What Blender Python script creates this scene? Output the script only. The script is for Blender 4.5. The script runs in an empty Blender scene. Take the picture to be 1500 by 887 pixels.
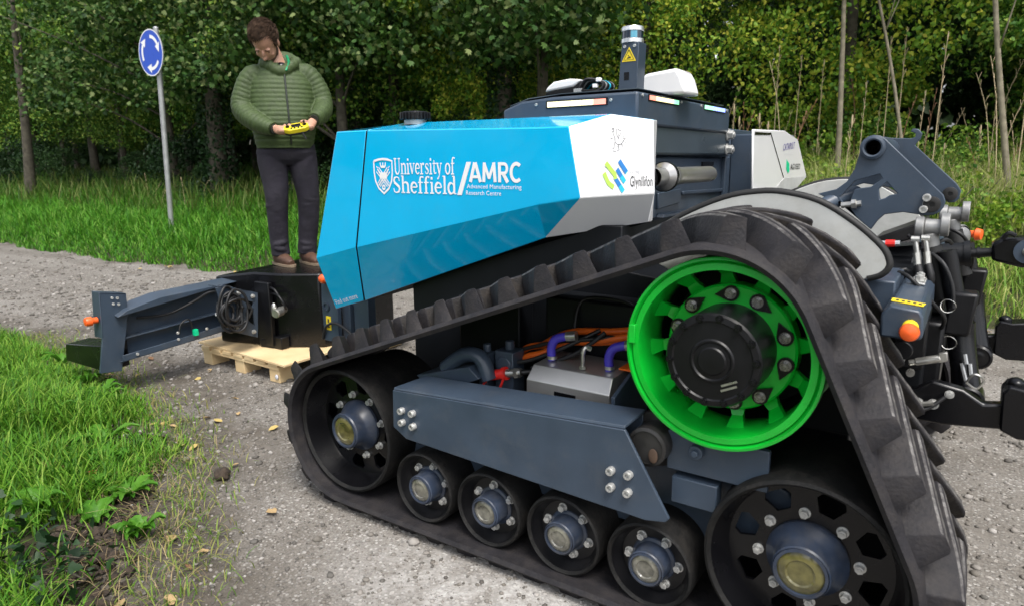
import bpy, bmesh, math, random
import numpy as np
from mathutils import Vector, Matrix, Quaternion

SC = bpy.context.scene
COL = SC.collection
PI = math.pi
random.seed(7)
RNG = np.random.default_rng(11)

# ---------------------------------------------------------------- camera
cam_data = bpy.data.cameras.new('camera')
cam = bpy.data.objects.new('camera', cam_data)
COL.objects.link(cam)
cam_data.sensor_width = 36.0
cam_data.lens = 981.0 / 1500.0 * 36.0
cam_data.clip_start = 0.05
cam_data.clip_end = 2000.0
_r = Vector((0.8256, 0.5641, -0.0090)); _f = Vector((-0.552, 0.808, -0.206)); _f.normalize()
_r = (_r - _f * _r.dot(_f)).normalized(); _u = _r.cross(_f)
cam.matrix_world = Matrix(((_r.x, _u.x, -_f.x, 1.194), (_r.y, _u.y, -_f.y, -1.801), (_r.z, _u.z, -_f.z, 1.464), (0, 0, 0, 1)))
cam_data.dof.use_dof = True
cam_data.dof.focus_distance = 3.1
cam_data.dof.aperture_fstop = 3.6
SC.camera = cam

# ---------------------------------------------------------------- sky, sun, exposure
SUN_EL = math.radians(60); SUN_AZ = math.radians(128)      # azimuth of the light's origin, measured from +y clockwise
world = bpy.data.worlds.new('World'); SC.world = world; world.use_nodes = True
nt = world.node_tree; nt.nodes.clear()
o_ = nt.nodes.new('ShaderNodeOutputWorld'); b_ = nt.nodes.new('ShaderNodeBackground')
s_ = nt.nodes.new('ShaderNodeTexSky'); s_.sky_type = 'NISHITA'; s_.sun_disc = False
s_.sun_elevation = SUN_EL; s_.sun_rotation = SUN_AZ; s_.dust_density = 4.0; s_.air_density = 1.0; s_.ozone_density = 1.0
h_ = nt.nodes.new('ShaderNodeHueSaturation'); h_.inputs['Saturation'].default_value = 0.38; h_.inputs['Value'].default_value = 1.15
nt.links.new(s_.outputs[0], h_.inputs['Color'])
# broken cloud: soft lighter and darker patches all round the sky
tc_ = nt.nodes.new('ShaderNodeTexCoord'); n_ = nt.nodes.new('ShaderNodeTexNoise'); n_.inputs['Scale'].default_value = 2.6; n_.inputs['Detail'].default_value = 5
r_ = nt.nodes.new('ShaderNodeValToRGB'); r_.color_ramp.elements[0].position = 0.42; r_.color_ramp.elements[0].color = (.50, .55, .63, 1)
r_.color_ramp.elements[1].position = 0.60; r_.color_ramp.elements[1].color = (1.6, 1.57, 1.52, 1)
nt.links.new(tc_.outputs['Generated'], n_.inputs['Vector']); nt.links.new(n_.outputs['Fac'], r_.inputs['Fac'])
m_ = nt.nodes.new('ShaderNodeMixRGB'); m_.blend_type = 'MULTIPLY'; m_.inputs['Fac'].default_value = 1.0
nt.links.new(h_.outputs['Color'], m_.inputs['Color1']); nt.links.new(r_.outputs['Color'], m_.inputs['Color2'])
nt.links.new(m_.outputs['Color'], b_.inputs['Color']); b_.inputs['Strength'].default_value = 0.13
nt.links.new(b_.outputs[0], o_.inputs['Surface'])
sun_d = bpy.data.lights.new('sun', 'SUN'); sun = bpy.data.objects.new('sun', sun_d); COL.objects.link(sun)
sun_d.energy = 1.7; sun_d.angle = math.radians(24); sun_d.color = (1.0, 0.96, 0.9)
_d = Vector((math.sin(SUN_AZ) * math.cos(SUN_EL), math.cos(SUN_AZ) * math.cos(SUN_EL), math.sin(SUN_EL)))
sun.rotation_euler = (-_d).to_track_quat('-Z', 'Y').to_euler(); sun.location = (0, 0, 30)
SC.view_settings.view_transform = 'Standard'; SC.view_settings.look = 'None'
SC.view_settings.exposure = 0.72; SC.view_settings.gamma = 1.0
SC.cycles.max_bounces = 6

# measured outlines (metres)
T = {
 'beam_bolts': [(-0.529, -0.03, 0.535), (-0.473, -0.03, 0.536), (-0.528, -0.03, 0.488), (-0.472, -0.03, 0.484), (0.355, -0.03, 0.523), (0.415, -0.03, 0.525), (0.356, -0.03, 0.468), (0.414, -0.03, 0.466)],
 'hplate': [(0.71, 0.95, 1.336), (0.772, 0.95, 1.354), (0.808, 0.95, 1.384), (0.827, 0.95, 1.426), (0.845, 0.95, 1.523), (0.858, 0.95, 1.54), (0.877, 0.95, 1.546), (0.898, 0.95, 1.543), (0.915, 0.95, 1.533), (1.109, 0.95, 1.34), (1.118, 0.95, 1.317), (1.114, 0.95, 1.297), (1.105, 0.95, 1.281), (1.089, 0.95, 1.271), (1.066, 0.95, 1.267), (0.995, 0.95, 1.277), (0.938, 0.95, 1.267), (0.918, 0.95, 1.245), (0.899, 0.95, 1.211), (0.8, 0.95, 1.292)],
 'hhole': [(0.786, 0.95, 1.325), (0.831, 0.95, 1.384), (0.91, 0.95, 1.409), (0.919, 0.95, 1.393), (0.885, 0.95, 1.364), (0.833, 0.95, 1.355), (0.822, 0.95, 1.309), (0.804, 0.95, 1.296)],
 'hhole2': [(0.911, 0.95, 1.356), (0.935, 0.95, 1.381), (0.971, 0.95, 1.341), (0.946, 0.95, 1.335), (0.933, 0.95, 1.324), (0.918, 0.95, 1.32)],
 'hplate2': [(0.823, 1.45, 1.56), (0.885, 1.45, 1.547), (0.959, 1.45, 1.543), (0.973, 1.45, 1.548), (0.971, 1.45, 1.563), (0.953, 1.45, 1.571), (0.961, 1.45, 1.582), (0.981, 1.45, 1.579), (0.996, 1.45, 1.562), (0.992, 1.45, 1.541), (0.98, 1.45, 1.524), (0.975, 1.45, 1.515), (1.133, 1.45, 1.364), (1.152, 1.45, 1.336), (1.149, 1.45, 1.303), (1.135, 1.45, 1.288), (1.113, 1.45, 1.287), (1.079, 1.45, 1.316)],
 'pod_top': [(-1.291, 0.4, 1.61), (-1.097, 0.4, 1.607), (-0.194, 0.4, 1.588), (-0.052, 0.4, 1.588)],
 'pod_crease': [(-1.498, 0.4, 0.999), (-1.207, 0.4, 1.073), (-0.188, 0.4, 1.301), (-0.001, 0.4, 1.331)],
 'beam': [(-0.578, -0.03, 0.611), (-0.505, -0.03, 0.652), (0.395, -0.03, 0.67), (0.546, -0.03, 0.415), (0.471, -0.03, 0.387), (-0.518, -0.03, 0.42), (-0.584, -0.03, 0.456)],
}

# ---------------------------------------------------------------- materials
def mat(name, col, rough=.5, metal=0., var=.12, scale=8., bump=0., bscale=60., coat=0., emit=None, estr=0., col2=None, rvar=.08, spec=None):
    m = bpy.data.materials.new(name); m.use_nodes = True
    t = m.node_tree; p = t.nodes['Principled BSDF']
    p.inputs['Roughness'].default_value = rough; p.inputs['Metallic'].default_value = metal
    if coat: p.inputs['Coat Weight'].default_value = coat; p.inputs['Coat Roughness'].default_value = .04
    if spec is not None: p.inputs['Specular IOR Level'].default_value = spec
    tc = t.nodes.new('ShaderNodeTexCoord')
    n = t.nodes.new('ShaderNodeTexNoise'); n.inputs['Scale'].default_value = scale; n.inputs['Detail'].default_value = 6
    t.links.new(tc.outputs['Object'], n.inputs['Vector'])
    r = t.nodes.new('ShaderNodeValToRGB')
    c2 = col2 if col2 else [min(1, c * (1 + var)) for c in col]
    c1 = col if col2 else [c * (1 - var) for c in col]
    r.color_ramp.elements[0].color = (*c1, 1); r.color_ramp.elements[1].color = (*c2, 1)
    r.color_ramp.elements[0].position = .35; r.color_ramp.elements[1].position = .68
    t.links.new(n.outputs['Fac'], r.inputs['Fac']); t.links.new(r.outputs['Color'], p.inputs['Base Color'])
    if rvar:
        mr = t.nodes.new('ShaderNodeMapRange'); mr.inputs['To Min'].default_value = max(.02, rough - rvar); mr.inputs['To Max'].default_value = min(1, rough + rvar)
        t.links.new(n.outputs['Fac'], mr.inputs['Value']); t.links.new(mr.outputs[0], p.inputs['Roughness'])
    if bump:
        n2 = t.nodes.new('ShaderNodeTexNoise'); n2.inputs['Scale'].default_value = bscale; n2.inputs['Detail'].default_value = 4
        t.links.new(tc.outputs['Object'], n2.inputs['Vector'])
        b = t.nodes.new('ShaderNodeBump'); b.inputs['Strength'].default_value = bump; b.inputs['Distance'].default_value = .01
        t.links.new(n2.outputs['Fac'], b.inputs['Height']); t.links.new(b.outputs[0], p.inputs['Normal'])
    if emit:
        p.inputs['Emission Color'].default_value = (*emit, 1); p.inputs['Emission Strength'].default_value = estr
    return m

def leafmat(name, cols, trans=.35, rough=.55):
    m = bpy.data.materials.new(name); m.use_nodes = True
    t = m.node_tree; p = t.nodes['Principled BSDF']; out = t.nodes['Material Output']
    g = t.nodes.new('ShaderNodeNewGeometry'); r = t.nodes.new('ShaderNodeValToRGB')
    e = r.color_ramp.elements
    for i, c in enumerate(cols):
        pos = i / (len(cols) - 1)
        if i == 0: e[0].position = 0; e[0].color = (*c, 1)
        elif i == len(cols) - 1: e[-1].position = 1; e[-1].color = (*c, 1)
        else: x = e.new(pos); x.color = (*c, 1)
    t.links.new(g.outputs['Random Per Island'], r.inputs['Fac'])
    t.links.new(r.outputs['Color'], p.inputs['Base Color']); p.inputs['Roughness'].default_value = rough; p.inputs['Specular IOR Level'].default_value = .25
    tr = t.nodes.new('ShaderNodeBsdfTranslucent'); mx = t.nodes.new('ShaderNodeMixShader'); mx.inputs[0].default_value = trans
    t.links.new(r.outputs['Color'], tr.inputs['Color'])
    t.links.new(p.outputs[0], mx.inputs[1]); t.links.new(tr.outputs[0], mx.inputs[2]); t.links.new(mx.outputs[0], out.inputs['Surface'])
    return m

M = {}
M['slate'] = mat('slate_blue_paint', (.040, .058, .085), .36, var=.1, bump=.05, bscale=180)
M['slate_light'] = mat('brushed_slate_panel', (.06, .08, .095), .3, metal=.3, var=.1, bump=.03, bscale=120)
M['navy'] = mat('navy_hub_paint', (.026, .037, .062), .34, var=.25, scale=14)
M['nut'] = mat('dark_steel_nut', (.34, .335, .32), .28, metal=.9, var=.2, scale=60)
M['satinsteel'] = mat('satin_stainless', (.62, .59, .53), .28, metal=.9, var=.05, scale=4)
M['black'] = mat('gloss_black_paint', (.004, .004, .005), .26, var=.2, bump=.02, spec=.4)
M['satin'] = mat('satin_black_paint', (.005, .005, .006), .38, var=.2, bump=.05, bscale=90, spec=.35)
M['dark'] = mat('dark_chassis_paint', (.004, .005, .007), .5, spec=.3)
M['cyan'] = mat('cyan_gloss_paint', (0., .46, .82), .10, var=.02, coat=1., rvar=.02)
M['white'] = mat('white_gloss_paint', (.8, .8, .8), .2, var=.01, coat=.4, rvar=.02)
M['decal'] = mat('white_vinyl', (.85, .85, .85), .4, var=.01)
M['grey_decal'] = mat('grey_print', (.45, .46, .48), .5, var=.02)
M['grey_mark'] = mat('dark_grey_print', (.12, .12, .125), .5, var=.02)
M['black_decal'] = mat('black_print', (.02, .02, .022), .5, var=.02)
M['blue_decal'] = mat('violet_print', (.06, .04, .25), .5, var=.02)
M['royal'] = mat('blue_print', (.02, .2, .55), .5, var=.02)
M['aqua'] = mat('aqua_print', (.02, .5, .7), .5, var=.02)
M['lime'] = mat('lime_print', (.45, .75, .1), .5, var=.02)
M['emerald'] = mat('green_print', (0., .55, .25), .5, var=.02)
M['green'] = mat('bright_green_paint', (.003, .46, .032), .3, var=.05, coat=.3)
M['steel'] = mat('zinc_steel', (.55, .54, .5), .3, metal=.85, var=.15, scale=40)
M['zincbolt'] = mat('dull_zinc', (.52, .52, .5), .42, metal=.55, var=.2, scale=60)
M['brushed'] = mat('brushed_steel', (.5, .49, .47), .33, metal=.75, var=.08, scale=5, bump=.04, bscale=300)
M['silver'] = mat('silver_aluminium', (.72, .72, .72), .25, metal=.8, var=.05)
M['caplens'] = mat('oily_hub_lens', (.1, .09, .03), .12, var=.5, scale=25, coat=.8)
M['capgrey'] = mat('smoky_hub_lens', (.13, .125, .1), .14, var=.5, scale=30, coat=.8)
M['fendergrey'] = mat('light_grey_plastic', (.46, .47, .45), .6, var=.08, scale=12)
M['rubberedge'] = mat('black_rubber_trim', (.012, .012, .012), .6)
M['hose'] = mat('black_hose', (.012, .012, .013), .5, var=.2)
M['orange'] = mat('orange_cable', (.75, .13, .01), .45, var=.05)
M['violet'] = mat('violet_hose', (.07, .05, .5), .4, var=.05)
M['red'] = mat('red_plastic', (.7, .02, .015), .4, var=.05)
M['estop'] = mat('orange_red_button', (.85, .12, .02), .35, var=.03)
M['knuckle'] = mat('dull_zinc_casting', (.27, .27, .265), .42, metal=.5, var=.2, scale=30)
M['yellow'] = mat('yellow_sticker', (.8, .6, .02), .5, var=.03)
M['wood'] = mat('pale_pine', (.62, .44, .23), .75, col2=(.74, .57, .33), scale=5, bump=.15, bscale=40)
M['grease'] = mat('greasy_iron', (.03, .029, .028), .4, metal=.3, var=.3, scale=16)
M['rust'] = mat('rusty_brown', (.07, .042, .026), .7, var=.3, scale=30)
M['galv'] = mat('galvanised_steel', (.42, .43, .43), .45, metal=.6, var=.12, scale=9)
M['signblue'] = mat('sign_blue', (.01, .07, .5), .3, var=.04)
M['led_a'] = mat('warm_led', (.8, .8, .6), .4, emit=(1., .80, .32), estr=.75)
M['led_r'] = mat('red_led', (.8, .3, .25), .4, emit=(1., .25, .15), estr=.8)
M['led_g'] = mat('green_led', (.4, .8, .6), .4, emit=(.3, 1., .5), estr=.75)
M['led_b'] = mat('blue_led', (.4, .5, .9), .4, emit=(.2, .3, 1.), estr=1.1)
M['lidarglass'] = mat('dark_sensor_glass', (.006, .014, .03), .08, var=.2, coat=.8)
M['lidarglint'] = mat('painted_blue_glint', (.06, .3, .42), .1, var=.2, coat=.8)  # glint colour painted on the lidar glass
M['bark'] = mat('bark', (.045, .038, .028), .9, col2=(.10, .088, .064), scale=11, bump=.5, bscale=25)
M['palebark'] = mat('pale_bark', (.15, .13, .09), .9, col2=(.27, .24, .17), scale=9, bump=.5, bscale=25)
M['soil'] = mat('dark_soil', (.045, .032, .022), .95, var=.3, scale=25, bump=.8, bscale=60)

def rubber(name, c, dusty, amount):
    return dust(mat(name, c, .66, var=.2, scale=20, bump=.25, bscale=110, spec=.26), dusty, amount)
def dust(m, dusty, amount, scale=13., lim=1.):
    t = m.node_tree; p = t.nodes['Principled BSDF']
    src = p.inputs['Base Color'].links[0].from_socket
    tc = t.nodes.new('ShaderNodeTexCoord'); n = t.nodes.new('ShaderNodeTexNoise'); n.inputs['Scale'].default_value = scale; n.inputs['Detail'].default_value = 10; n.inputs['Roughness'].default_value = .75
    t.links.new(tc.outputs['Object'], n.inputs['Vector'])
    r = t.nodes.new('ShaderNodeValToRGB'); r.color_ramp.elements[0].position = .5 - amount * .3; r.color_ramp.elements[1].position = .82 - amount * .3
    t.links.new(n.outputs['Fac'], r.inputs['Fac'])
    r.color_ramp.elements[1].color = (lim, lim, lim, 1)
    mx = t.nodes.new('ShaderNodeMixRGB'); mx.inputs['Color2'].default_value = (*dusty, 1)
    t.links.new(r.outputs['Color'], mx.inputs['Fac']); t.links.new(src, mx.inputs['Color1']); t.links.new(mx.outputs[0], p.inputs['Base Color'])
    return m
M['rubber'] = rubber('track_rubber', (.0175, .0165, .019), (.040, .035, .033), .2)
M['lugside'] = rubber('lug_side_rubber', (.012, .0105, .010), (.040, .031, .024), .25)
M['scuff'] = rubber('scuffed_rubber', (.036, .032, .034), (.30, .29, .275), .62); dust(M['scuff'], (.03, .027, .028), .5, 55.)
M['lugtop'] = dust(rubber('lug_top_rubber', (.026, .0235, .026), (.24, .23, .215), .42), (.024, .021, .022), .35, 70.)
dust(M['cyan'], (.06, .42, .66), .0, 6., .3); dust(M['slate'], (.12, .115, .105), .0, 7., .35); dust(M['green'], (.03, .22, .03), .1, 9., .5); dust(M['navy'], (.10, .095, .085), .15, 18., .5); dust(M['fendergrey'], (.30, .28, .24), .2, 9., .5)
M['tyre'] = rubber('wheel_rubber', (.007, .007, .007), (.03, .027, .024), .08)

# ---------------------------------------------------------------- mesh helpers
class G:
    def __init__(s): s.v = []; s.f = []; s.m = []
    def add(s, vs, fs, mi=0):
        o = len(s.v); s.v += [tuple(map(float, p)) for p in vs]
        s.f += [tuple(i + o for i in f) for f in fs]; s.m += [mi] * len(fs); return s
    def box(s, a, b, mi=0):
        (x0, y0, z0), (x1, y1, z1) = a, b
        return s.add([(x0, y0, z0), (x1, y0, z0), (x1, y1, z0), (x0, y1, z0), (x0, y0, z1), (x1, y0, z1), (x1, y1, z1), (x0, y1, z1)],
                     [(3, 2, 1, 0), (4, 5, 6, 7), (0, 1, 5, 4), (1, 2, 6, 5), (2, 3, 7, 6), (3, 0, 4, 7)], mi)
    def prism(s, poly, vec, mi=0, cap2=None):
        n = len(poly); P = [Vector(p) for p in poly]; V = Vector(vec)
        s.add(P + [p + V for p in P], [tuple(range(n))[::-1], tuple(range(n, 2 * n))], mi)
        o = len(s.v) - 2 * n
        for i in range(n):
            j = (i + 1) % n; s.f.append((o + i, o + j, o + n + j, o + n + i)); s.m.append(mi)
        return s
    def cyl(s, p0, p1, r0, r1=None, seg=16, mi=0, caps=True):
        r1 = r0 if r1 is None else r1
        p0 = Vector(p0); p1 = Vector(p1); d = (p1 - p0).normalized(); a = d.orthogonal().normalized(); b = d.cross(a)
        vs = []
        for p, r in ((p0, r0), (p1, r1)):
            vs += [p + (a * math.cos(2 * PI * i / seg) + b * math.sin(2 * PI * i / seg)) * r for i in range(seg)]
        fs = [(i, (i + 1) % seg, seg + (i + 1) % seg, seg + i) for i in range(seg)]
        if caps: fs += [tuple(range(seg))[::-1], tuple(range(seg, 2 * seg))]
        return s.add(vs, fs, mi)
    def lathe(s, prof, c, axis=(0, 1, 0), seg=48, mi=0, mis=None, caps=(False, False)):
        """prof = [(radius, distance along axis)], c = centre"""
        ax = Vector(axis).normalized(); a = Vector((0, 0, 1)) if abs(ax.z) < .9 else Vector((1, 0, 0)); a = (a - ax * a.dot(ax)).normalized(); b = ax.cross(a); c = Vector(c)
        n = len(prof); vs = []
        for r, h in prof:
            vs += [c + ax * h + (a * math.cos(2 * PI * i / seg) + b * math.sin(2 * PI * i / seg)) * r for i in range(seg)]
        o = len(s.v); s.v += [tuple(p) for p in vs]
        for k in range(n - 1):
            for i in range(seg):
                j = (i + 1) % seg
                s.f.append((o + k * seg + i, o + k * seg + j, o + (k + 1) * seg + j, o + (k + 1) * seg + i)); s.m.append(mis[k] if mis else mi)
        if caps[0]: s.f.append(tuple(o + i for i in range(seg))[::-1]); s.m.append(mis[0] if mis else mi)
        if caps[1]: s.f.append(tuple(o + (n - 1) * seg + i for i in range(seg))); s.m.append(mis[-1] if mis else mi)
        return s
    def tube(s, pts, r, seg=8, mi=0, caps=True, smooth=0):
        P = [Vector(p) for p in pts]
        if smooth and len(P) > 2:
            Q = []
            for i in range(len(P) - 1):
                a = P[max(i - 1, 0)]; b = P[i]; c = P[i + 1]; d = P[min(i + 2, len(P) - 1)]
                for k in range(smooth):
                    t = k / smooth
                    Q.append(.5 * ((2 * b) + (c - a) * t + (2 * a - 5 * b + 4 * c - d) * t * t + (3 * b - a - 3 * c + d) * t ** 3))
            if hasattr(r, '__len__'): r = list(np.interp(np.linspace(0, len(P) - 1, len(Q) + 1), range(len(P)), r))
            P = Q + [P[-1]]
        R = r if hasattr(r, '__len__') else [r] * len(P)
        up = None; rings = []
        for i, p in enumerate(P):
            d = (P[min(i + 1, len(P) - 1)] - P[max(i - 1, 0)])
            d = d.normalized() if d.length > 1e-9 else Vector((0, 0, 1))
            up = d.orthogonal().normalized() if up is None else (up - d * up.dot(d)).normalized()
            b = d.cross(up)
            rings.append([p + (up * math.cos(2 * PI * k / seg) + b * math.sin(2 * PI * k / seg)) * R[i] for k in range(seg)])
        vs = [q for ring in rings for q in ring]; fs = []
        for i in range(len(P) - 1):
            for k in range(seg):
                fs.append((i * seg + k, i * seg + (k + 1) % seg, (i + 1) * seg + (k + 1) % seg, (i + 1) * seg + k))
        if caps: fs += [tuple(range(seg))[::-1], tuple((len(P) - 1) * seg + k for k in range(seg))]
        return s.add(vs, fs, mi)
    def ell(s, c, r, mi=0, nu=12, nv=8, rot=None):
        c = Vector(c); vs = []; fs = []
        for i in range(nv + 1):
            th = PI * i / nv
            for k in range(nu):
                ph = 2 * PI * k / nu
                p = Vector((r[0] * math.sin(th) * math.cos(ph), r[1] * math.sin(th) * math.sin(ph), r[2] * math.cos(th)))
                if rot: p = rot @ p
                vs.append(c + p)
        for i in range(nv):
            for k in range(nu):
                fs.append((i * nu + k, (i + 1) * nu + k, (i + 1) * nu + (k + 1) % nu, i * nu + (k + 1) % nu))
        return s.add(vs, fs, mi)
    def plate(s, outer, holes, vec, mi=0):
        """flat plate with holes: outer and hole loops in one plane, thickness vec"""
        bm = bmesh.new(); V = Vector(vec); es = []
        for lp in [outer] + list(holes):
            vv = [bm.verts.new(p) for p in lp]
            es += [bm.edges.new((vv[i], vv[(i + 1) % len(vv)])) for i in range(len(vv))]
        bmesh.ops.triangle_fill(bm, use_beauty=True, use_dissolve=False, edges=es)
        bm.verts.index_update(); n = len(bm.verts)
        vs = [v.co.copy() for v in bm.verts]; fs = [tuple(v.index for v in f.verts) for f in bm.faces]
        bm.free()
        o = 0; side = []
        for lp in [outer] + list(holes):
            k = len(lp); side += [(o + i, o + (i + 1) % k, n + o + (i + 1) % k, n + o + i) for i in range(k)]; o += k
        return s.add(vs + [v + V for v in vs], fs + [tuple(n + i for i in f)[::-1] for f in fs] + side, mi)
    def polar(s, c, y, r0, r1, nseg, skip, thick, mi=0):
        """lateral disc ring of cells (axis y) with open windows; skip(cell) leaves a cell out"""
        for k in range(nseg):
            if skip(k): continue
            a0 = 2 * PI * k / nseg; a1 = 2 * PI * (k + 1) / nseg
            q = [(c[0] + r * math.cos(a), y, c[2] + r * math.sin(a)) for r, a in ((r0, a0), (r1, a0), (r1, a1), (r0, a1))]
            s.prism(q, (0, thick, 0), mi)
        return s

def wloc(o):
    v = Vector((0, 0, 0))
    while o is not None: v += o.location; o = o.parent
    return v

def mesh_from(name, g, mats, smooth=False, off=Vector((0, 0, 0))):
    me = bpy.data.meshes.new(name)
    me.from_pydata([(v[0] - off.x, v[1] - off.y, v[2] - off.z) for v in g.v], [], g.f)
    ml = mats if isinstance(mats, (list, tuple)) else [mats]
    for m in ml: me.materials.append(m)
    if len(ml) > 1: me.polygons.foreach_set('material_index', g.m)
    if smooth: me.polygons.foreach_set('use_smooth', [True] * len(me.polygons))
    return me

def finish(me, ang=None):
    bm = bmesh.new(); bm.from_mesh(me); bmesh.ops.recalc_face_normals(bm, faces=bm.faces)
    if ang:
        for f in bm.faces: f.smooth = True
        for e in bm.edges:
            e.smooth = not (len(e.link_faces) == 2 and e.calc_face_angle(0) > math.radians(ang)) and len(e.link_faces) == 2
    bm.to_mesh(me); bm.free()

def part(name, g, mats, parent=None, ang=35, bev=0., label=None):
    off = wloc(parent)
    me = mesh_from(name, g, mats, False, off); finish(me, ang)
    o = bpy.data.objects.new(name, me); COL.objects.link(o)
    if parent is not None: o.parent = parent
    if bev:
        b = o.modifiers.new('bevel', 'BEVEL'); b.width = bev; b.segments = 2; b.limit_method = 'ANGLE'; b.angle_limit = math.radians(30)
    if label: o['label'] = label
    return o

def inst(name, me, parent, loc, rot=None, scale=None):
    """a piece sharing mesh data; loc in world coordinates, parents are never rotated"""
    o = bpy.data.objects.new(name, me); COL.objects.link(o); o.parent = parent
    o.location = Vector(loc) - wloc(parent)
    if rot is not None: o.rotation_euler = rot
    if scale is not None: o.scale = scale if hasattr(scale, '__len__') else (scale,) * 3
    return o

def thing(name, label, cat, loc=(0, 0, 0), group=None):
    o = bpy.data.objects.new(name, None); COL.objects.link(o); o.location = loc; o.empty_display_size = .2
    return tag(o, label, cat, group)

def tag(o, label, cat, group=None):
    o['label'] = label; o['category'] = cat
    if group: o['group'] = group
    return o

def rawmesh(name, V, F, mats, mi=None, smooth=False):
    """fast mesh from numpy arrays; F is (n,3) or (n,4)"""
    me = bpy.data.meshes.new(name); V = np.asarray(V, np.float32); F = np.asarray(F, np.int32)
    k = F.shape[1]
    me.vertices.add(len(V)); me.vertices.foreach_set('co', V.ravel())
    me.loops.add(F.size); me.loops.foreach_set('vertex_index', F.ravel())
    me.polygons.add(len(F)); me.polygons.foreach_set('loop_start', np.arange(0, F.size, k, dtype=np.int32))
    me.polygons.foreach_set('loop_total', np.full(len(F), k, np.int32))
    for m in (mats if isinstance(mats, (list, tuple)) else [mats]): me.materials.append(m)
    if mi is not None: me.polygons.foreach_set('material_index', np.asarray(mi, np.int32))
    if smooth: me.polygons.foreach_set('use_smooth', np.ones(len(F), bool))
    me.update(calc_edges=True); me.validate()
    return me

def link(name, me, loc=(0, 0, 0), parent=None):
    o = bpy.data.objects.new(name, me); COL.objects.link(o); o.location = loc
    if parent is not None: o.parent = parent
    return o

# ---- lettering: Blender's own sans letters, fitted into a rectangle on a surface
def letters(name, s, o, X, Y, w, h, m, parent, bold=0., shear=0., space=1.06):
    """o = lower-left corner (world), X / Y = unit directions, w x h = size of the ink"""
    cu = bpy.data.curves.new(name, 'FONT'); cu.body = s; cu.offset = bold; cu.resolution_u = 3; cu.shear = shear; cu.space_character = space
    ob = bpy.data.objects.new(name, cu); COL.objects.link(ob)
    dg = bpy.context.evaluated_depsgraph_get(); me = bpy.data.meshes.new_from_object(ob.evaluated_get(dg))
    bpy.data.objects.remove(ob)
    co = np.array([v.co[:] for v in me.vertices]); a = co.min(0); b = co.max(0)
    X = Vector(X).normalized(); Y = Vector(Y).normalized(); O = Vector(o) - wloc(parent)
    for v in me.vertices:
        v.co = O + X * ((v.co.x - a[0]) / (b[0] - a[0]) * w) + Y * ((v.co.y - a[1]) / (b[1] - a[1]) * h)
    me.materials.clear(); me.materials.append(m)
    r = bpy.data.objects.new(name, me); COL.objects.link(r); r.parent = parent
    return r

def stroke(g, pts, w, place, k=[0]):
    """flat ribbon following 2-D points; place maps (x, y, lift) to the surface"""
    P = [Vector((p[0], p[1], 0)) for p in pts]; L = []; Rr = []
    for i, p in enumerate(P):
        d = (P[min(i + 1, len(P) - 1)] - P[max(i - 1, 0)]).normalized(); n = Vector((-d.y, d.x, 0))
        ww = w[i] if hasattr(w, '__len__') else w
        L.append(p + n * ww / 2); Rr.append(p - n * ww / 2)
    k[0] = (k[0] + 1) % 12; lift = .00004 * k[0]
    vs = [place(p.x, p.y, lift) for p in L] + [place(p.x, p.y, lift) for p in Rr]; n = len(P)
    g.add(vs, [(i, i + 1, n + i + 1, n + i) for i in range(n - 1)])

def arc(cx, cy, rx, ry, a0, a1, n=14):
    return [(cx + rx * math.cos(math.radians(a0 + (a1 - a0) * i / n)), cy + ry * math.sin(math.radians(a0 + (a1 - a0) * i / n))) for i in range(n + 1)]

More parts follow.
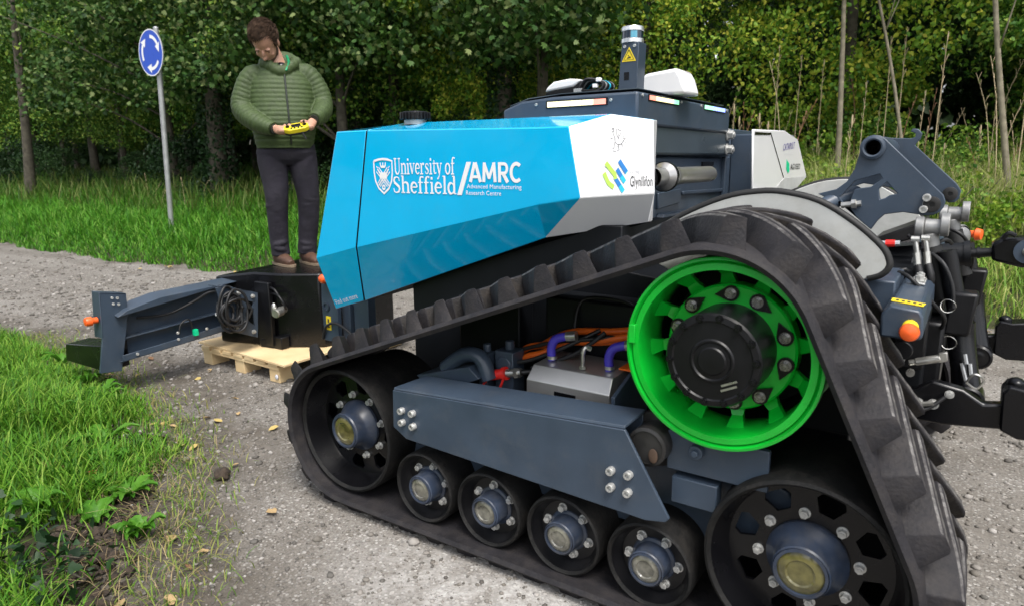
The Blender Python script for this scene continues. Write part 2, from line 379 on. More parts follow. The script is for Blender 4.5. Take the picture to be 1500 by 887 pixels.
S_, T_ = .105, .05      # thick and thin strokes of the serif lettering
def _ser(x, y, w=.24): return ([(x - w / 2, y), (x + w / 2, y)], T_)
SERIF = {
 'U': (.66, [([(.14, .68), (.14, .22)], S_), (arc(.33, .22, .19, .21, 180, 360), [S_] * 6 + [T_ + .02] * 9), ([(.52, .22), (.52, .68)], T_ + .01), _ser(.14, .68, .27), _ser(.52, .68, .22)]),
 'n': (.56, [([(.12, 0.02), (.12, .46)], S_), (arc(.28, .30, .15, .155, 160, 0), [T_] * 5 + [T_ + .03] * 4 + [S_] * 6), ([(.43, .3), (.43, .02)], S_), _ser(.12, .02, .24), _ser(.43, .02, .22), _ser(.08, .455, .12)]),
 'i': (.28, [([(.14, .02), (.14, .46)], S_), _ser(.14, .02), _ser(.1, .455, .13), ([(.085, .63), (.195, .63)], .11)]),
 'v': (.50, [([(.09, .46), (.25, .02)], S_), ([(.25, .02), (.41, .46)], T_), _ser(.09, .46, .2), _ser(.41, .46, .17)]),
 'e': (.48, [(arc(.25, .235, .175, .215, 5, 318, 22), [T_ + .02] * 7 + [S_] * 9 + [T_ + .01] * 7), ([(.09, .255), (.415, .255)], T_)]),
 'r': (.42, [([(.13, .02), (.13, .46)], S_), (arc(.29, .31, .155, .135, 170, 60), [T_] * 8 + [S_] * 7), _ser(.14, .02, .27), _ser(.08, .455, .12)]),
 's': (.42, [([(.34, .34), (.32, .42), (.22, .45), (.12, .42), (.1, .34), (.16, .27), (.27, .22), (.33, .15), (.3, .06), (.2, .025), (.1, .05), (.07, .13)], [T_, T_, T_, .07, .09, S_, S_, .09, .07, T_, T_, T_])]),
 't': (.36, [([(.16, .6), (.16, .14), (.2, .05), (.29, .04), (.33, .08)], [T_, S_, .09, T_, T_]), ([(.04, .455), (.31, .455)], T_)]),
 'y': (.50, [([(.09, .46), (.26, .03)], S_), ([(.42, .46), (.24, -.06), (.16, -.17), (.07, -.18)], [T_, T_ + .01, .07, .09]), _ser(.09, .46, .2), _ser(.42, .46, .17)]),
 'o': (.52, [(arc(.26, .235, .18, .215, 0, 360, 28), [S_ * (.55 + .45 * abs(math.cos(2 * PI * i / 28))) for i in range(29)])]),
 'f': (.36, [([(.15, .02), (.15, .56), (.19, .67), (.28, .7), (.36, .66)], [S_, S_, .09, T_, .08]), ([(.03, .455), (.31, .455)], T_), _ser(.15, .02, .25)]),
 'S': (.56, [([(.45, .5), (.43, .63), (.3, .68), (.16, .64), (.11, .53), (.16, .43), (.29, .35), (.42, .27), (.46, .17), (.4, .05), (.26, .01), (.12, .05), (.08, .19)], [T_, T_, T_, .09, S_, S_ + .01, S_ + .01, S_ + .01, S_, .09, T_, T_, T_])]),
 'h': (.57, [([(.12, .02), (.12, .72)], S_), (arc(.28, .30, .16, .155, 160, 0), [T_] * 5 + [T_ + .03] * 4 + [S_] * 6), ([(.44, .3), (.44, .02)], S_), _ser(.12, .02, .24), _ser(.44, .02, .22), _ser(.08, .715, .12)]),
 'l': (.28, [([(.14, .02), (.14, .72)], S_), _ser(.14, .02), _ser(.1, .715, .13)]),
 'd': (.55, [(arc(.24, .235, .165, .215, 30, 330, 20), [T_ + .01] * 5 + [S_] * 11 + [T_ + .01] * 5), ([(.41, .02), (.41, .72)], S_), _ser(.37, .715, .13), _ser(.46, .02, .13)]),
 ' ': (.24, [])}
def serif_text(g, s, place):
    x = 0
    for ch in s:
        w, st = SERIF[ch]
        for p, ww in st: stroke(g, [(a + x, b) for a, b in p], ww, place)
        x += w
    return x
def serif_len(s): return sum(SERIF[c][0] for c in s)

# ================================================================ THE SETTING
def far_y(x): return np.interp(x, [-60, -14, -10, -7.5, -6.7, -3, 1.4, 8, 60], [2.9, 3.25, 3.25, 3.45, 3.8, 4.6, 5.25, 5.6, 7.])
def near_y(x): return np.interp(x, [-60, -9, -5.4, -4.14, -3.09, -2.34, -1.8, -1.47, -.94, -.3, 1., 5, 60], [-6, -.6, .42, .30, .13, -.03, -.26, -.5, -.82, -1.45, -3.0, -6, -40])
def bumpy(x, y, s=1.): return (np.sin(x * 1.7 * s + 1.3) * np.cos(y * 1.3 * s + .4) + .6 * np.sin(x * 3.1 * s - y * 2.3 * s) + .35 * np.sin(x * 6.3 * s + y * 5.1 * s + 2)) / 2
def height(x, y):
    x = np.asarray(x, float); y = np.asarray(y, float)
    df = np.clip(y - far_y(x), 0, None); dn = np.clip(near_y(x) - y, 0, None)
    slope = np.interp(x, [-12, -5, 0], [.15, .13, .11])
    hf = .10 * (1 - np.exp(-df * 4)) + np.minimum(df, 5.) * slope + np.clip(df - 5, 0, 30) * .03 + .05 * bumpy(x, y) * np.clip(df, 0, 1)
    hn = .05 * (1 - np.exp(-dn * 5)) + .02 * bumpy(x * 2, y * 2) * np.clip(dn * 2, 0, 1)
    return hf + hn
def road_h(x, y): return .008 * bumpy(np.asarray(x) * 1.6, np.asarray(y) * 1.6) + .003

def geo_axis(c, d0, n, growth):
    a = [0.]
    for i in range(n): a.append(a[-1] + d0 * growth ** max(0, i - n * .55))
    a = np.array(a); return np.concatenate([-a[:0:-1], a]) + c
gx = geo_axis(-2, .22, 95, 1.13); gy = geo_axis(3, .22, 95, 1.13)
X, Y = np.meshgrid(gx, gy); Z = height(X, Y)
nx = len(gx); idx = np.arange(X.size).reshape(X.shape)
F = np.stack([idx[:-1, :-1], idx[:-1, 1:], idx[1:, 1:], idx[1:, :-1]], -1).reshape(-1, 4)
m = mat('earth_under_grass', (.032, .026, .015), .95, col2=(.055, .06, .02), scale=3, bump=.8, bscale=30)
ground = link('ground', rawmesh('ground', np.stack([X, Y, Z - .02], -1).reshape(-1, 3), F, m, smooth=True)); ground['kind'] = 'structure'

def gravel_mat():
    m = bpy.data.materials.new('gravel'); m.use_nodes = True; t = m.node_tree; p = t.nodes['Principled BSDF']; L = t.links.new
    tc = t.nodes.new('ShaderNodeTexCoord')
    def noise(s, d=6, r=.6):
        n = t.nodes.new('ShaderNodeTexNoise'); n.inputs['Scale'].default_value = s; n.inputs['Detail'].default_value = d; n.inputs['Roughness'].default_value = r; L(tc.outputs['Object'], n.inputs['Vector']); return n
    def ramp(src, a, b, ca, cb):
        r = t.nodes.new('ShaderNodeValToRGB'); e = r.color_ramp.elements; e[0].position = a; e[1].position = b; e[0].color = (*ca, 1); e[1].color = (*cb, 1); L(src, r.inputs['Fac']); return r
    def mix(f, a, b):
        x = t.nodes.new('ShaderNodeMixRGB'); L(f, x.inputs['Fac']); L(a, x.inputs['Color1']); L(b, x.inputs['Color2']); return x
    fine = ramp(noise(110, 5).outputs['Fac'], .3, .7, (.115, .104, .092), (.28, .265, .243))
    # crushed stone set in the fines: three sizes of cells
    def cells(s, lo, hi):
        v = t.nodes.new('ShaderNodeTexVoronoi'); v.inputs['Scale'].default_value = s; L(tc.outputs['Object'], v.inputs['Vector'])
        hs = t.nodes.new('ShaderNodeSeparateColor'); L(v.outputs['Color'], hs.inputs[0])
        col = ramp(hs.outputs[0], 0, 1, lo, hi); return v, hs, col
    v1, h1, c1 = cells(75, (.12, .112, .102), (.44, .43, .41)); v2, h2, c2 = cells(46, (.14, .125, .11), (.40, .38, .355))
    def sel(h, thr): 
        r = ramp(h.outputs[1], thr, thr + .02, (0, 0, 0), (1, 1, 1)); return r
    def core(v, lim):
        r = ramp(v.outputs['Distance'], lim - .08, lim, (1, 1, 1), (0, 0, 0)); return r
    def mul(a, b):
        x = t.nodes.new('ShaderNodeMath'); x.operation = 'MULTIPLY'; L(a, x.inputs[0]); L(b, x.inputs[1]); return x
    k1 = mul(sel(h1, .45).outputs[0], core(v1, .5).outputs[0]); k2 = mul(sel(h2, .80).outputs[0], core(v2, .45).outputs[0])
    a = mix(k1.outputs[0], fine.outputs[0], c1.outputs[0]); b = mix(k2.outputs[0], a.outputs[0], c2.outputs[0])
    # mud and leaf dirt in large patches
    at = t.nodes.new('ShaderNodeAttribute'); at.attribute_name = 'mud'; dn = t.nodes.new('ShaderNodeMath'); dn.operation = 'ADD'; L(noise(1.3, 9, .68).outputs['Fac'], dn.inputs[0]); L(at.outputs['Fac'], dn.inputs[1])
    d = ramp(dn.outputs[0], .50, .70, (0, 0, 0), (.9, .9, .9))
    mud = ramp(noise(25, 6).outputs['Fac'], .3, .7, (.06, .05, .04), (.13, .112, .09))
    c = mix(d.outputs[0], b.outputs[0], mud.outputs[0])
    # pale crushed dust in patches
    d2 = ramp(noise(1.35, 7, .62).outputs['Fac'], .55, .75, (0, 0, 0), (.55, .55, .55))
    pale = ramp(noise(60, 5).outputs['Fac'], .3, .75, (.24, .225, .205), (.42, .41, .39))
    e = mix(d2.outputs[0], c.outputs[0], pale.outputs[0])
    # wheel ruts worn along the track, and a patch of crushed pale stone
    mp = t.nodes.new('ShaderNodeMapping'); mp.inputs['Scale'].default_value = (.22, 1.9, 1); mp.inputs['Rotation'].default_value = (0, 0, .12); L(tc.outputs['Object'], mp.inputs['Vector'])
    rn = noise(1.1, 5, .55); L(mp.outputs[0], rn.inputs['Vector']); rr_ = ramp(rn.outputs['Fac'], .35, .68, (.70, .67, .63), (1.08, 1.07, 1.05))
    e2 = t.nodes.new('ShaderNodeMixRGB'); e2.blend_type = 'MULTIPLY'; e2.inputs['Fac'].default_value = 1; L(e.outputs[0], e2.inputs['Color1']); L(rr_.outputs[0], e2.inputs['Color2'])
    ap_ = t.nodes.new('ShaderNodeAttribute'); ap_.attribute_name = 'crushed'; pn = mul(ap_.outputs['Fac'], ramp(noise(7, 9, .7).outputs['Fac'], .36, .60, (0, 0, 0), (1, 1, 1)).outputs[0])
    pc = ramp(noise(80, 5).outputs['Fac'], .3, .75, (.33, .315, .295), (.62, .61, .59)); e = mix(pn.outputs[0], e2.outputs[0], pc.outputs[0])
    L(e.outputs[0], p.inputs['Base Color']); p.inputs['Roughness'].default_value = .9
    s = t.nodes.new('ShaderNodeMath'); s.operation = 'ADD'; L(k1.outputs[0], s.inputs[0]); L(k2.outputs[0], s.inputs[1])
    s2 = t.nodes.new('ShaderNodeMath'); s2.operation = 'ADD'; L(s.outputs[0], s2.inputs[0]); L(noise(50, 5).outputs['Fac'], s2.inputs[1])
    bp = t.nodes.new('ShaderNodeBump'); bp.inputs['Strength'].default_value = .7; bp.inputs['Distance'].default_value = .005; L(s2.outputs[0], bp.inputs['Height']); L(bp.outputs[0], p.inputs['Normal'])
    return m
xs = np.concatenate([np.linspace(-60, -12, 60), np.arange(-11.8, 4, .12), np.linspace(4.2, 60, 60)])
tt = np.linspace(0, 1, 70)
wob = lambda x, k: .10 * np.sin(x * 2.3 + k) + .07 * np.sin(x * 5.7 + 2 * k) + .05 * np.sin(x * 13.1 + k)
ya = near_y(xs) - .16 + wob(xs, .5); yb_ = far_y(xs) + .02 + .4 * wob(xs, 2.)
X = np.repeat(xs[:, None], len(tt), 1); Y = ya[:, None] + (yb_ - ya)[:, None] * tt[None]
Z = height(X, Y) + road_h(X, Y); idx = np.arange(X.size).reshape(X.shape)
F = np.stack([idx[:-1, :-1], idx[1:, :-1], idx[1:, 1:], idx[:-1, 1:]], -1).reshape(-1, 4)
track = link('gravel_track', rawmesh('gravel_track', np.stack([X, Y, Z], -1).reshape(-1, 3), F, gravel_mat(), smooth=True))
mud = np.clip(.30 - .40 * (Y - near_y(X)), -.05, .32) + np.clip(.14 - .30 * (far_y(X) - Y), 0, .2) + np.clip(.10 - .12 * np.hypot(X + 3.4, (Y - .35) * 1.6), 0, .1)
cr = np.clip(1.15 - np.hypot((X - .05) / .75, (Y + .22) / .32), 0, .95)
att = track.data.attributes.new('crushed', 'FLOAT', 'POINT'); att.data.foreach_set('value', cr.ravel().astype(np.float32))
att = track.data.attributes.new('mud', 'FLOAT', 'POINT'); att.data.foreach_set('value', mud.ravel().astype(np.float32)); track['kind'] = 'structure'

# ---- loose stones on the track
ICO = np.array([(0, 0, 1), (.89, 0, .45), (.28, .85, .45), (-.72, .53, .45), (-.72, -.53, .45), (.28, -.85, .45), (.72, .53, -.45), (-.28, .85, -.45), (-.89, 0, -.45), (-.28, -.85, -.45), (.72, -.53, -.45), (0, 0, -1)])
ICF = np.array([(0, 1, 2), (0, 2, 3), (0, 3, 4), (0, 4, 5), (0, 5, 1), (1, 6, 2), (2, 7, 3), (3, 8, 4), (4, 9, 5), (5, 10, 1), (6, 7, 2), (7, 8, 3), (8, 9, 4), (9, 10, 5), (10, 6, 1), (11, 7, 6), (11, 8, 7), (11, 9, 8), (11, 10, 9), (11, 6, 10)])
def scatter_stones(n, cx, cy, sx, sy, r0, r1):
    x = RNG.normal(cx, sx, n); y = RNG.normal(cy, sy, n)
    ok = (y > near_y(x) - .2 + RNG.normal(0, .12, n)) & (y < far_y(x) + .05); x = x[ok]; y = y[ok]; n = len(x)
    return x, y, r0 + (r1 - r0) * RNG.random(n) ** 3
sx_ = [scatter_stones(17000, -1.2, -.1, 1.3, 1.1, .0022, .0105), scatter_stones(6000, -3.4, 1.2, 2.2, 1.2, .006, .02), scatter_stones(1700, 1.6, 2.4, .8, 1.2, .005, .02), scatter_stones(3000, -7, 2.0, 3.0, 1.0, .01, .03)]
x = np.concatenate([s[0] for s in sx_]); y = np.concatenate([s[1] for s in sx_]); r = np.concatenate([s[2] for s in sx_]); n = len(x)
ang = RNG.random(n) * 2 * PI; jit = 1 + .35 * (RNG.random((n, 12)) - .5)
V = ICO[None] * jit[..., None] * r[:, None, None] * np.stack([.8 + .5 * RNG.random(n), .8 + .4 * RNG.random(n), .45 + .3 * RNG.random(n)], -1)[:, None]
c, s = np.cos(ang)[:, None], np.sin(ang)[:, None]
V = np.stack([V[..., 0] * c - V[..., 1] * s + x[:, None], V[..., 0] * s + V[..., 1] * c + y[:, None], V[..., 2] + (height(x, y) + road_h(x, y) + r * .22)[:, None]], -1)
F = (ICF[None] + (np.arange(n) * 12)[:, None, None]).reshape(-1, 3)
stone_m = leafmat('loose_stone', [(.09, .082, .073), (.12, .112, .101), (.16, .145, .125), (.20, .185, .165), (.25, .23, .208), (.36, .34, .318)], trans=0., rough=.85)
st = link('loose_gravel', rawmesh('loose_gravel', V.reshape(-1, 3), F, stone_m)); st['kind'] = 'stuff'

# ---- grass: curved blades of five faces each
def blades(name, x, y, h, w, cols, lean=.55, zoff=0., trans=.35, curl=1.):
    n = len(x); z = height(x, y) + zoff
    a = RNG.random(n) * 2 * PI; ln = lean * (.3 + RNG.random(n)); d = np.stack([np.cos(a), np.sin(a)], -1)
    side = np.stack([-d[:, 1], d[:, 0]], -1); V = np.zeros((n, 7, 3))
    for k, (t, ww) in enumerate(((0, .8), (.4, 1.), (.75, .7))):
        hh = h * (t - .25 * curl * ln * t ** 2.5); off = (h * ln * t ** 1.8)[:, None] * d
        for q, sg in ((0, -1), (1, 1)):
            V[:, 2 * k + q, :2] = np.stack([x, y], -1) + off + sg * side * (w * ww / 2)[:, None]; V[:, 2 * k + q, 2] = z + hh
    V[:, 6, :2] = np.stack([x, y], -1) + (h * ln)[:, None] * d; V[:, 6, 2] = z + h * (1 - .3 * curl * ln)
    base = (np.arange(n) * 7)[:, None, None]
    F = (np.array([(0, 1, 3), (0, 3, 2), (2, 3, 5), (2, 5, 4), (4, 5, 6)])[None] + base).reshape(-1, 3)
    o = link(name, rawmesh(name, V.reshape(-1, 3), F, leafmat(name + '_blade', cols, trans))); o['kind'] = 'stuff'; return o
GR = [(.035, .13, .008), (.065, .20, .012), (.11, .28, .02), (.17, .34, .03), (.25, .37, .06)]
# near verge, bottom left
n = 80000; x = RNG.uniform(-7.5, .2, n); dd = RNG.exponential(.75, n) + RNG.normal(0, .05, n); y = near_y(x) - dd + .07 - .05 * np.sin(x * 7)
keep = (dd > -.04) & (RNG.random(n) < np.clip(.12 + dd * 2.2, 0, 1) * np.where(bumpy(x * 2.1, y * 2.1) > -.35, 1, .3)) & ~((x > -1.75) & (y > -1.05) & (RNG.random(n) < .93)) & ~((x > -2.0) & (dd < .22) & (RNG.random(n) < .75))
keep &= ((x - 1.19) ** 2 + (y + 1.8) ** 2 > .8)
x, y, dd = x[keep], y[keep], dd[keep]
h = (.05 + .17 * RNG.random(len(x)) ** 1.3) * np.clip(.35 + dd * 1.0, .3, 1.25) * np.where(bumpy(x * 1.3 + 4, y * 1.3) > .2, 1.35, 1)
blades('verge_grass', x, y, h, .004 + .005 * RNG.random(len(x)), GR, .75)
# thin grass on the very edge and straw lying on the dirt
n = 3500; x = RNG.uniform(-5.5, -.6, n); y = near_y(x) + RNG.normal(.06, .13, n)
blades('edge_grass', x, y, .03 + .05 * RNG.random(n), .003 + .003 * RNG.random(n), [(.08, .2, .02), (.2, .28, .05), (.36, .3, .12)], 1.1)
n = 420; x = RNG.uniform(-2.0, -.7, n); y = near_y(x) + RNG.normal(-.12, .17, n)
blades('dead_straw', x, y, .03 + .09 * RNG.random(n), .0015 + .0015 * RNG.random(n), [(.22, .16, .08), (.40, .31, .17), (.16, .11, .06)], 1.7, .010, .1, 1.45)
# far verge
def far_patch(name, n, x0, x1, d0, d1, h0, h1, w0, w1, cols, lean=.6, pw=1.):
    x = RNG.uniform(x0, x1, n); d = d0 + (d1 - d0) * RNG.random(n) ** pw; y = far_y(x) + d + .4 * wob(x, 2.)
    hh = (h0 + (h1 - h0) * RNG.random(n)) * np.clip(.35 + d * .9, .35, 1) * (1 + .35 * bumpy(x * 1.2, y * 1.2))
    blades(name, x, y, hh, w0 + (w1 - w0) * RNG.random(n), cols, lean)
GF = [(.025, .11, .006), (.045, .18, .01), (.075, .25, .015), (.11, .31, .025), (.2, .34, .06)]
GY = [(.07, .18, .015), (.14, .28, .03), (.22, .35, .05), (.34, .40, .1), (.46, .43, .17)]
far_patch('far_verge_grass', 66000, -32, -2.5, -.02, 3.9, .14, .40, .008, .018, GF, .8, 1.2)
far_patch('pale_tall_grass', 22000, -3.0, 7.5, 2.2, 5.0, .6, 1.2, .005, .010, [(.16, .28, .04), (.30, .40, .08), (.45, .46, .18), (.52, .47, .26)], .55)
far_patch('far_verge_grass', 30000, -2.5, 8, -.02, 4.2, .12, .34, .006, .014, GY, .9, 1.1)
far_patch('rough_grass', 13000, -34, 9, 2.0, 6.0, .4, .8, .012, .022, [(.025, .08, .008), (.05, .12, .012), (.09, .16, .025), (.2, .2, .07)], .6)

# ---- trees and shrubs
LEAF6 = np.array([(0, 0, 0), (.32, .30, .05), (.22, .68, .04), (0, 1, -.06), (-.22, .68, .04), (-.32, .30, .05)])
LEAF6F = np.array([(0, 1, 2), (0, 2, 3), (0, 3, 4), (0, 4, 5)])
MAPLE = np.array([(0, 0, 0), (.28, .03, .04), (.55, .30, .02), (.33, .42, .03), (.48, .78, -.02), (.18, .68, .03), (0, 1.05, -.04), (-.18, .68, .03), (-.48, .78, -.02), (-.33, .42, .03), (-.55, .30, .02), (-.28, .03, .04)])
MAPLEF = np.array([(0, i, i + 1) for i in range(1, 11)])
def leaf_cloud(P, size, up=.5, shape=LEAF6, faces=LEAF6F):
    n = len(P); q = RNG.normal(size=(n, 3)); q[:, 2] = q[:, 2] * .6 + up; q /= np.linalg.norm(q, axis=1)[:, None]
    a = RNG.normal(size=(n, 3)); a[:, 2] -= .5; a -= q * (a * q).sum(1)[:, None]; a /= np.linalg.norm(a, axis=1)[:, None] + 1e-9; b = np.cross(a, q)
    V = P[:, None] + (b[:, None] * shape[None, :, :1] + a[:, None] * shape[None, :, 1:2] + q[:, None] * shape[None, :, 2:3]) * size[:, None, None]
    k = len(shape); F = (faces[None] + (np.arange(n) * k)[:, None, None]).reshape(-1, 3)
    return V.reshape(-1, 3), F
def crown(name, H, R, n, m, size, base=.12, lump=26, shape=LEAF6, faces=LEAF6F, up=.5, droop=0., spread=(.24, .30)):
    """leaf clumps spread through an uneven volume of height H and radius R starting at base*H"""
    c = RNG.normal(size=(lump, 3)); c /= np.linalg.norm(c, axis=1)[:, None]; c *= (RNG.random(lump) ** .4)[:, None]
    zc = base * H + (c[:, 2] * .5 + .5) * H * (1 - base); prof = np.clip(np.sin(np.clip((zc / H - base * .6) / (1.05 - base * .6), 0, 1) * PI) ** .6, .25, 1)
    C = np.stack([c[:, 0] * R * prof, c[:, 1] * R * prof, zc - droop * np.hypot(c[:, 0], c[:, 1])], -1); rr = R * (spread[0] + spread[1] * RNG.random(lump))
    k = RNG.integers(0, lump, n); d = RNG.normal(size=(n, 3)); d /= np.linalg.norm(d, axis=1)[:, None]
    P = C[k] + d * (rr[k] * (.35 + .65 * RNG.random(n) ** .5))[:, None] * np.array([1, 1, .75]); P[:, 2] = np.maximum(P[:, 2], .05)
    V, F = leaf_cloud(P, size * (.7 + .6 * RNG.random(n)), up, shape, faces)
    return rawmesh(name, V, F, m), C
def trunk_mesh(name, H, r, m, C=None, lean=(0, 0), nb=7, wig=.08):
    g = G(); pts = []; ph = random.random() * 6
    for i in range(9):
        t = i / 8; pts.append((lean[0] * t + wig * math.sin(ph + t * 5) * t, lean[1] * t + wig * math.cos(ph + t * 4) * t, H * t - .15))
    g.tube(pts, [r * (1.25 - .2 * min(1, 8 * t) - .8 * t) for t in [i / 8 for i in range(9)]], 10, smooth=2)
    if C is not None:
        for k in range(nb):
            c = C[random.randrange(len(C))]; t = max(.25, min(.9, c[2] / H * .7)); i = t * 8; a = Vector(pts[int(i)]); e = Vector(c)
            mid = a.lerp(e, .5) + Vector((random.uniform(-.2, .2), random.uniform(-.2, .2), .15))
            g.tube([a, mid, e], [r * .26, r * .15, r * .05], 6, smooth=3)
    return mesh_from(name, g, m, True)
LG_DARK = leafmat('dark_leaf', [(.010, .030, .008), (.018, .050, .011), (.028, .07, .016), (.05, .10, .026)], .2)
LG_MID = leafmat('green_leaf', [(.022, .075, .010), (.05, .145, .016), (.095, .21, .024), (.17, .29, .04), (.29, .36, .06)], .2)
LG_YEL = leafmat('yellowing_leaf', [(.05, .13, .014), (.10, .23, .02), (.19, .33, .03), (.32, .42, .04), (.48, .46, .06)], .25)
LG_SYC = leafmat('sycamore_leaf', [(.014, .045, .009), (.025, .072, .012), (.042, .10, .017), (.065, .13, .024), (.20, .24, .09)], .15)
LG_IVY = leafmat('ivy_leaf', [(.005, .018, .005), (.01, .032, .008), (.02, .055, .014)], .1, .5)
LG_BRAM = leafmat('bramble_leaf', [(.05, .13, .01), (.10, .21, .015), (.17, .29, .025), (.30, .37, .05)], .3)
def seen_at(x, y, z):
    """picture column of a point, or None outside the frame"""
    d = Vector((x, y, z)) - Vector((1.194, -1.801, 1.464)); w = d.dot(_f)
    if w <= 0: return None
    c = .5 + d.dot(_r) / w * 981 / 1500; return c if 0 < c < 1 else None
ORD = ['leftmost', 'second from the left', 'third from the left', 'fourth from the left', 'fifth from the left', 'sixth from the left', 'seventh from the left', 'eighth from the left', 'ninth from the left', 'tenth from the left', 'eleventh from the left', 'twelfth from the left', 'thirteenth from the left', 'fourteenth from the left', 'fifteenth from the left', 'sixteenth from the left', 'seventeenth from the left', 'eighteenth from the left']
def by_place(items, what):
    """items (x, y, label): adds where the thing stands in its row as the photo shows it"""
    cols = [seen_at(x, y, 2.) for x, y, _ in items]; order = sorted([c for c in cols if c is not None])
    out = []
    for (x, y, lab), c in zip(items, cols):
        out.append(lab + (', ' + ORD[order.index(c)] + ' in ' + what if c is not None and order.index(c) < len(ORD) else ', outside the frame'))
    return out
def plant_tree(name, label, x, y, crown_me, trunk_me, group=None, s=1., rz=0., cat='tree'):
    t = thing(name, label, cat, (x, y, float(height(x, y)) - .03), group)
    a = link('crown', crown_me, parent=t); b = link('trunk', trunk_me, parent=t)
    for o in (a, b): o.scale = (s, s, s); o.rotation_euler = (0, 0, rz)
    return t
V_TALL = []
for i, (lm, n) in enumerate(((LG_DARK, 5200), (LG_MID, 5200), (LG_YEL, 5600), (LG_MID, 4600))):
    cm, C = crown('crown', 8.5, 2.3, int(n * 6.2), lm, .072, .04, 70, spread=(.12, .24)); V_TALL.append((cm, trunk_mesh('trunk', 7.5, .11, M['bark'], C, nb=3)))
wood_rows = []
for i, x in enumerate(np.arange(-27, 11.5, 2.6)):
    xx = x + random.uniform(-.5, .5); d = random.uniform(5.2, 6.4) if x > -6 else random.uniform(4.6, 5.6)
    wood_rows.append((xx, float(far_y(xx)) + d, 1 if x < -7 else (2 if x < 0 else (3 if i % 2 else 1)), 'trees along the edge of the wood',
                      ['', 'leafy green tree with a dense low crown at the front edge of the wood', 'tree with yellowing autumn leaves at the edge of the wood behind the machine', 'mid green tree with a loose crown at the right edge of the wood'][1 if x < -7 else (2 if x < 0 else (3 if i % 2 else 1))]))
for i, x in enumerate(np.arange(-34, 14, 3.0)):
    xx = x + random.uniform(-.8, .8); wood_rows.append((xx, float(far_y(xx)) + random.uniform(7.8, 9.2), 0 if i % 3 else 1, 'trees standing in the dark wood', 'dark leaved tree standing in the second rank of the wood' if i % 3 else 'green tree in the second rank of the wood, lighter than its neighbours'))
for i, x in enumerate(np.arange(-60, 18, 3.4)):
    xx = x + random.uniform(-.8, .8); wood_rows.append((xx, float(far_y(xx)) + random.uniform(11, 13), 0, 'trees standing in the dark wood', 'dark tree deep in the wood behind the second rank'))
rows_ = {}
for i, w in enumerate(wood_rows): rows_.setdefault('front row' if 'edge' in w[3] else ('second row' if 'second rank' in w[4] and 'behind' not in w[4] else 'back row'), []).append(i)
for nm, ids in rows_.items():
    for i, lab in zip(ids, by_place([(wood_rows[i][0], wood_rows[i][1], {1: 'green tree', 2: 'yellowing tree', 3: 'loose crowned green tree', 0: 'dark tree'}[wood_rows[i][2]] + ' at the wood') for i in ids], 'its ' + nm)): wood_rows[i] = wood_rows[i][:4] + (lab,)
for (x, y, v, grp, lab) in wood_rows:
    plant_tree('woodland_tree', lab, x, y, *V_TALL[v], group=grp, s=random.uniform(.9, 1.2), rz=random.random() * 6)
# the depth of the wood, read as one mass
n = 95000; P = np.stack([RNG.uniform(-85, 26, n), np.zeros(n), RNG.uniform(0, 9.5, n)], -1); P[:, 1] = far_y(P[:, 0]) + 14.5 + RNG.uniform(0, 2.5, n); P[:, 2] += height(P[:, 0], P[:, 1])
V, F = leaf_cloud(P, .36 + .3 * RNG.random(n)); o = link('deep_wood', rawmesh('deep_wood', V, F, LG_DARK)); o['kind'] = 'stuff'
# big sycamore whose boughs hang over the sign at the upper left
def bough_tree(name, label, x, y, lo, hi, n, spread, size):
    t = thing(name, label, 'tree', (x, y, float(height(x, y)) - .05))
    lump = 46; C = np.stack([RNG.normal(0, spread[0], lump), RNG.normal(-.5, spread[1], lump), RNG.uniform(lo, hi, lump)], -1)
    k = RNG.integers(0, lump, n); P = C[k] + RNG.normal(size=(n, 3)) * np.array([.42, .42, .24]); P = P[(P[:, 1] > -1.9) & (P[:, 2] > lo - .2)]; n = len(P)
    V, F = leaf_cloud(P, size * (.6 + .7 * RNG.random(n)), .9, MAPLE, MAPLEF); link('crown', rawmesh('crown', V, F, LG_SYC), parent=t)
    link('trunk', trunk_mesh('trunk', hi, .13, M['bark'], C, nb=7), parent=t); return t
bough_tree('sycamore', 'broad sycamore with big lobed leaves reaching over the round blue sign', -9.2, 7.6, 2.45, 5.2, 17000, (1.9, .9), .092)
bough_tree('sycamore', 'broad sycamore hanging its boughs just above the man in the green jacket', -4.9, 8.0, 2.5, 5.4, 17000, (1.8, .9), .092)
bough_tree('sycamore', 'sycamore with low leafy boughs at the far left edge of the wood', -15.5, 7.6, 2.2, 5.4, 15000, (2.0, .9), .095)
# trunks that stand out
def lone(name, label, x, y, H, r, m, lean, wig=.06, group=None, leaves=500, lm=LG_MID):
    cm, C = crown('crown', H, 1.5, leaves, lm, .11, .55, 14); t = thing(name, label, 'tree', (x, y, float(height(x, y)) - .03), group)
    link('crown', cm, parent=t); link('trunk', trunk_mesh('trunk', H, r, m, C, lean, 2, wig), parent=t); return t
lone('slim_tree', 'slim straight tree with a pale bare trunk right of the machine\'s white pod', -.36, 8.5, 6.5, .042, M['palebark'], (-.25, .05), .04)
lone('slim_tree', 'thin crooked pale tree leaning over the black hitch, bare low down', .60, 8.5, 5.5, .027, M['palebark'], (-1.16, .1), .12)
lone('slim_tree', 'pale leaning trunk at the right edge in front of the dark wood', 1.68, 8.5, 6.5, .042, M['palebark'], (-1.04, .1), .1)
lone('slim_tree', 'grey brown trunk standing at the left edge of the photo above the verge', -19.9, 6.0, 6, .14, M['bark'], (.9, .1), .1)
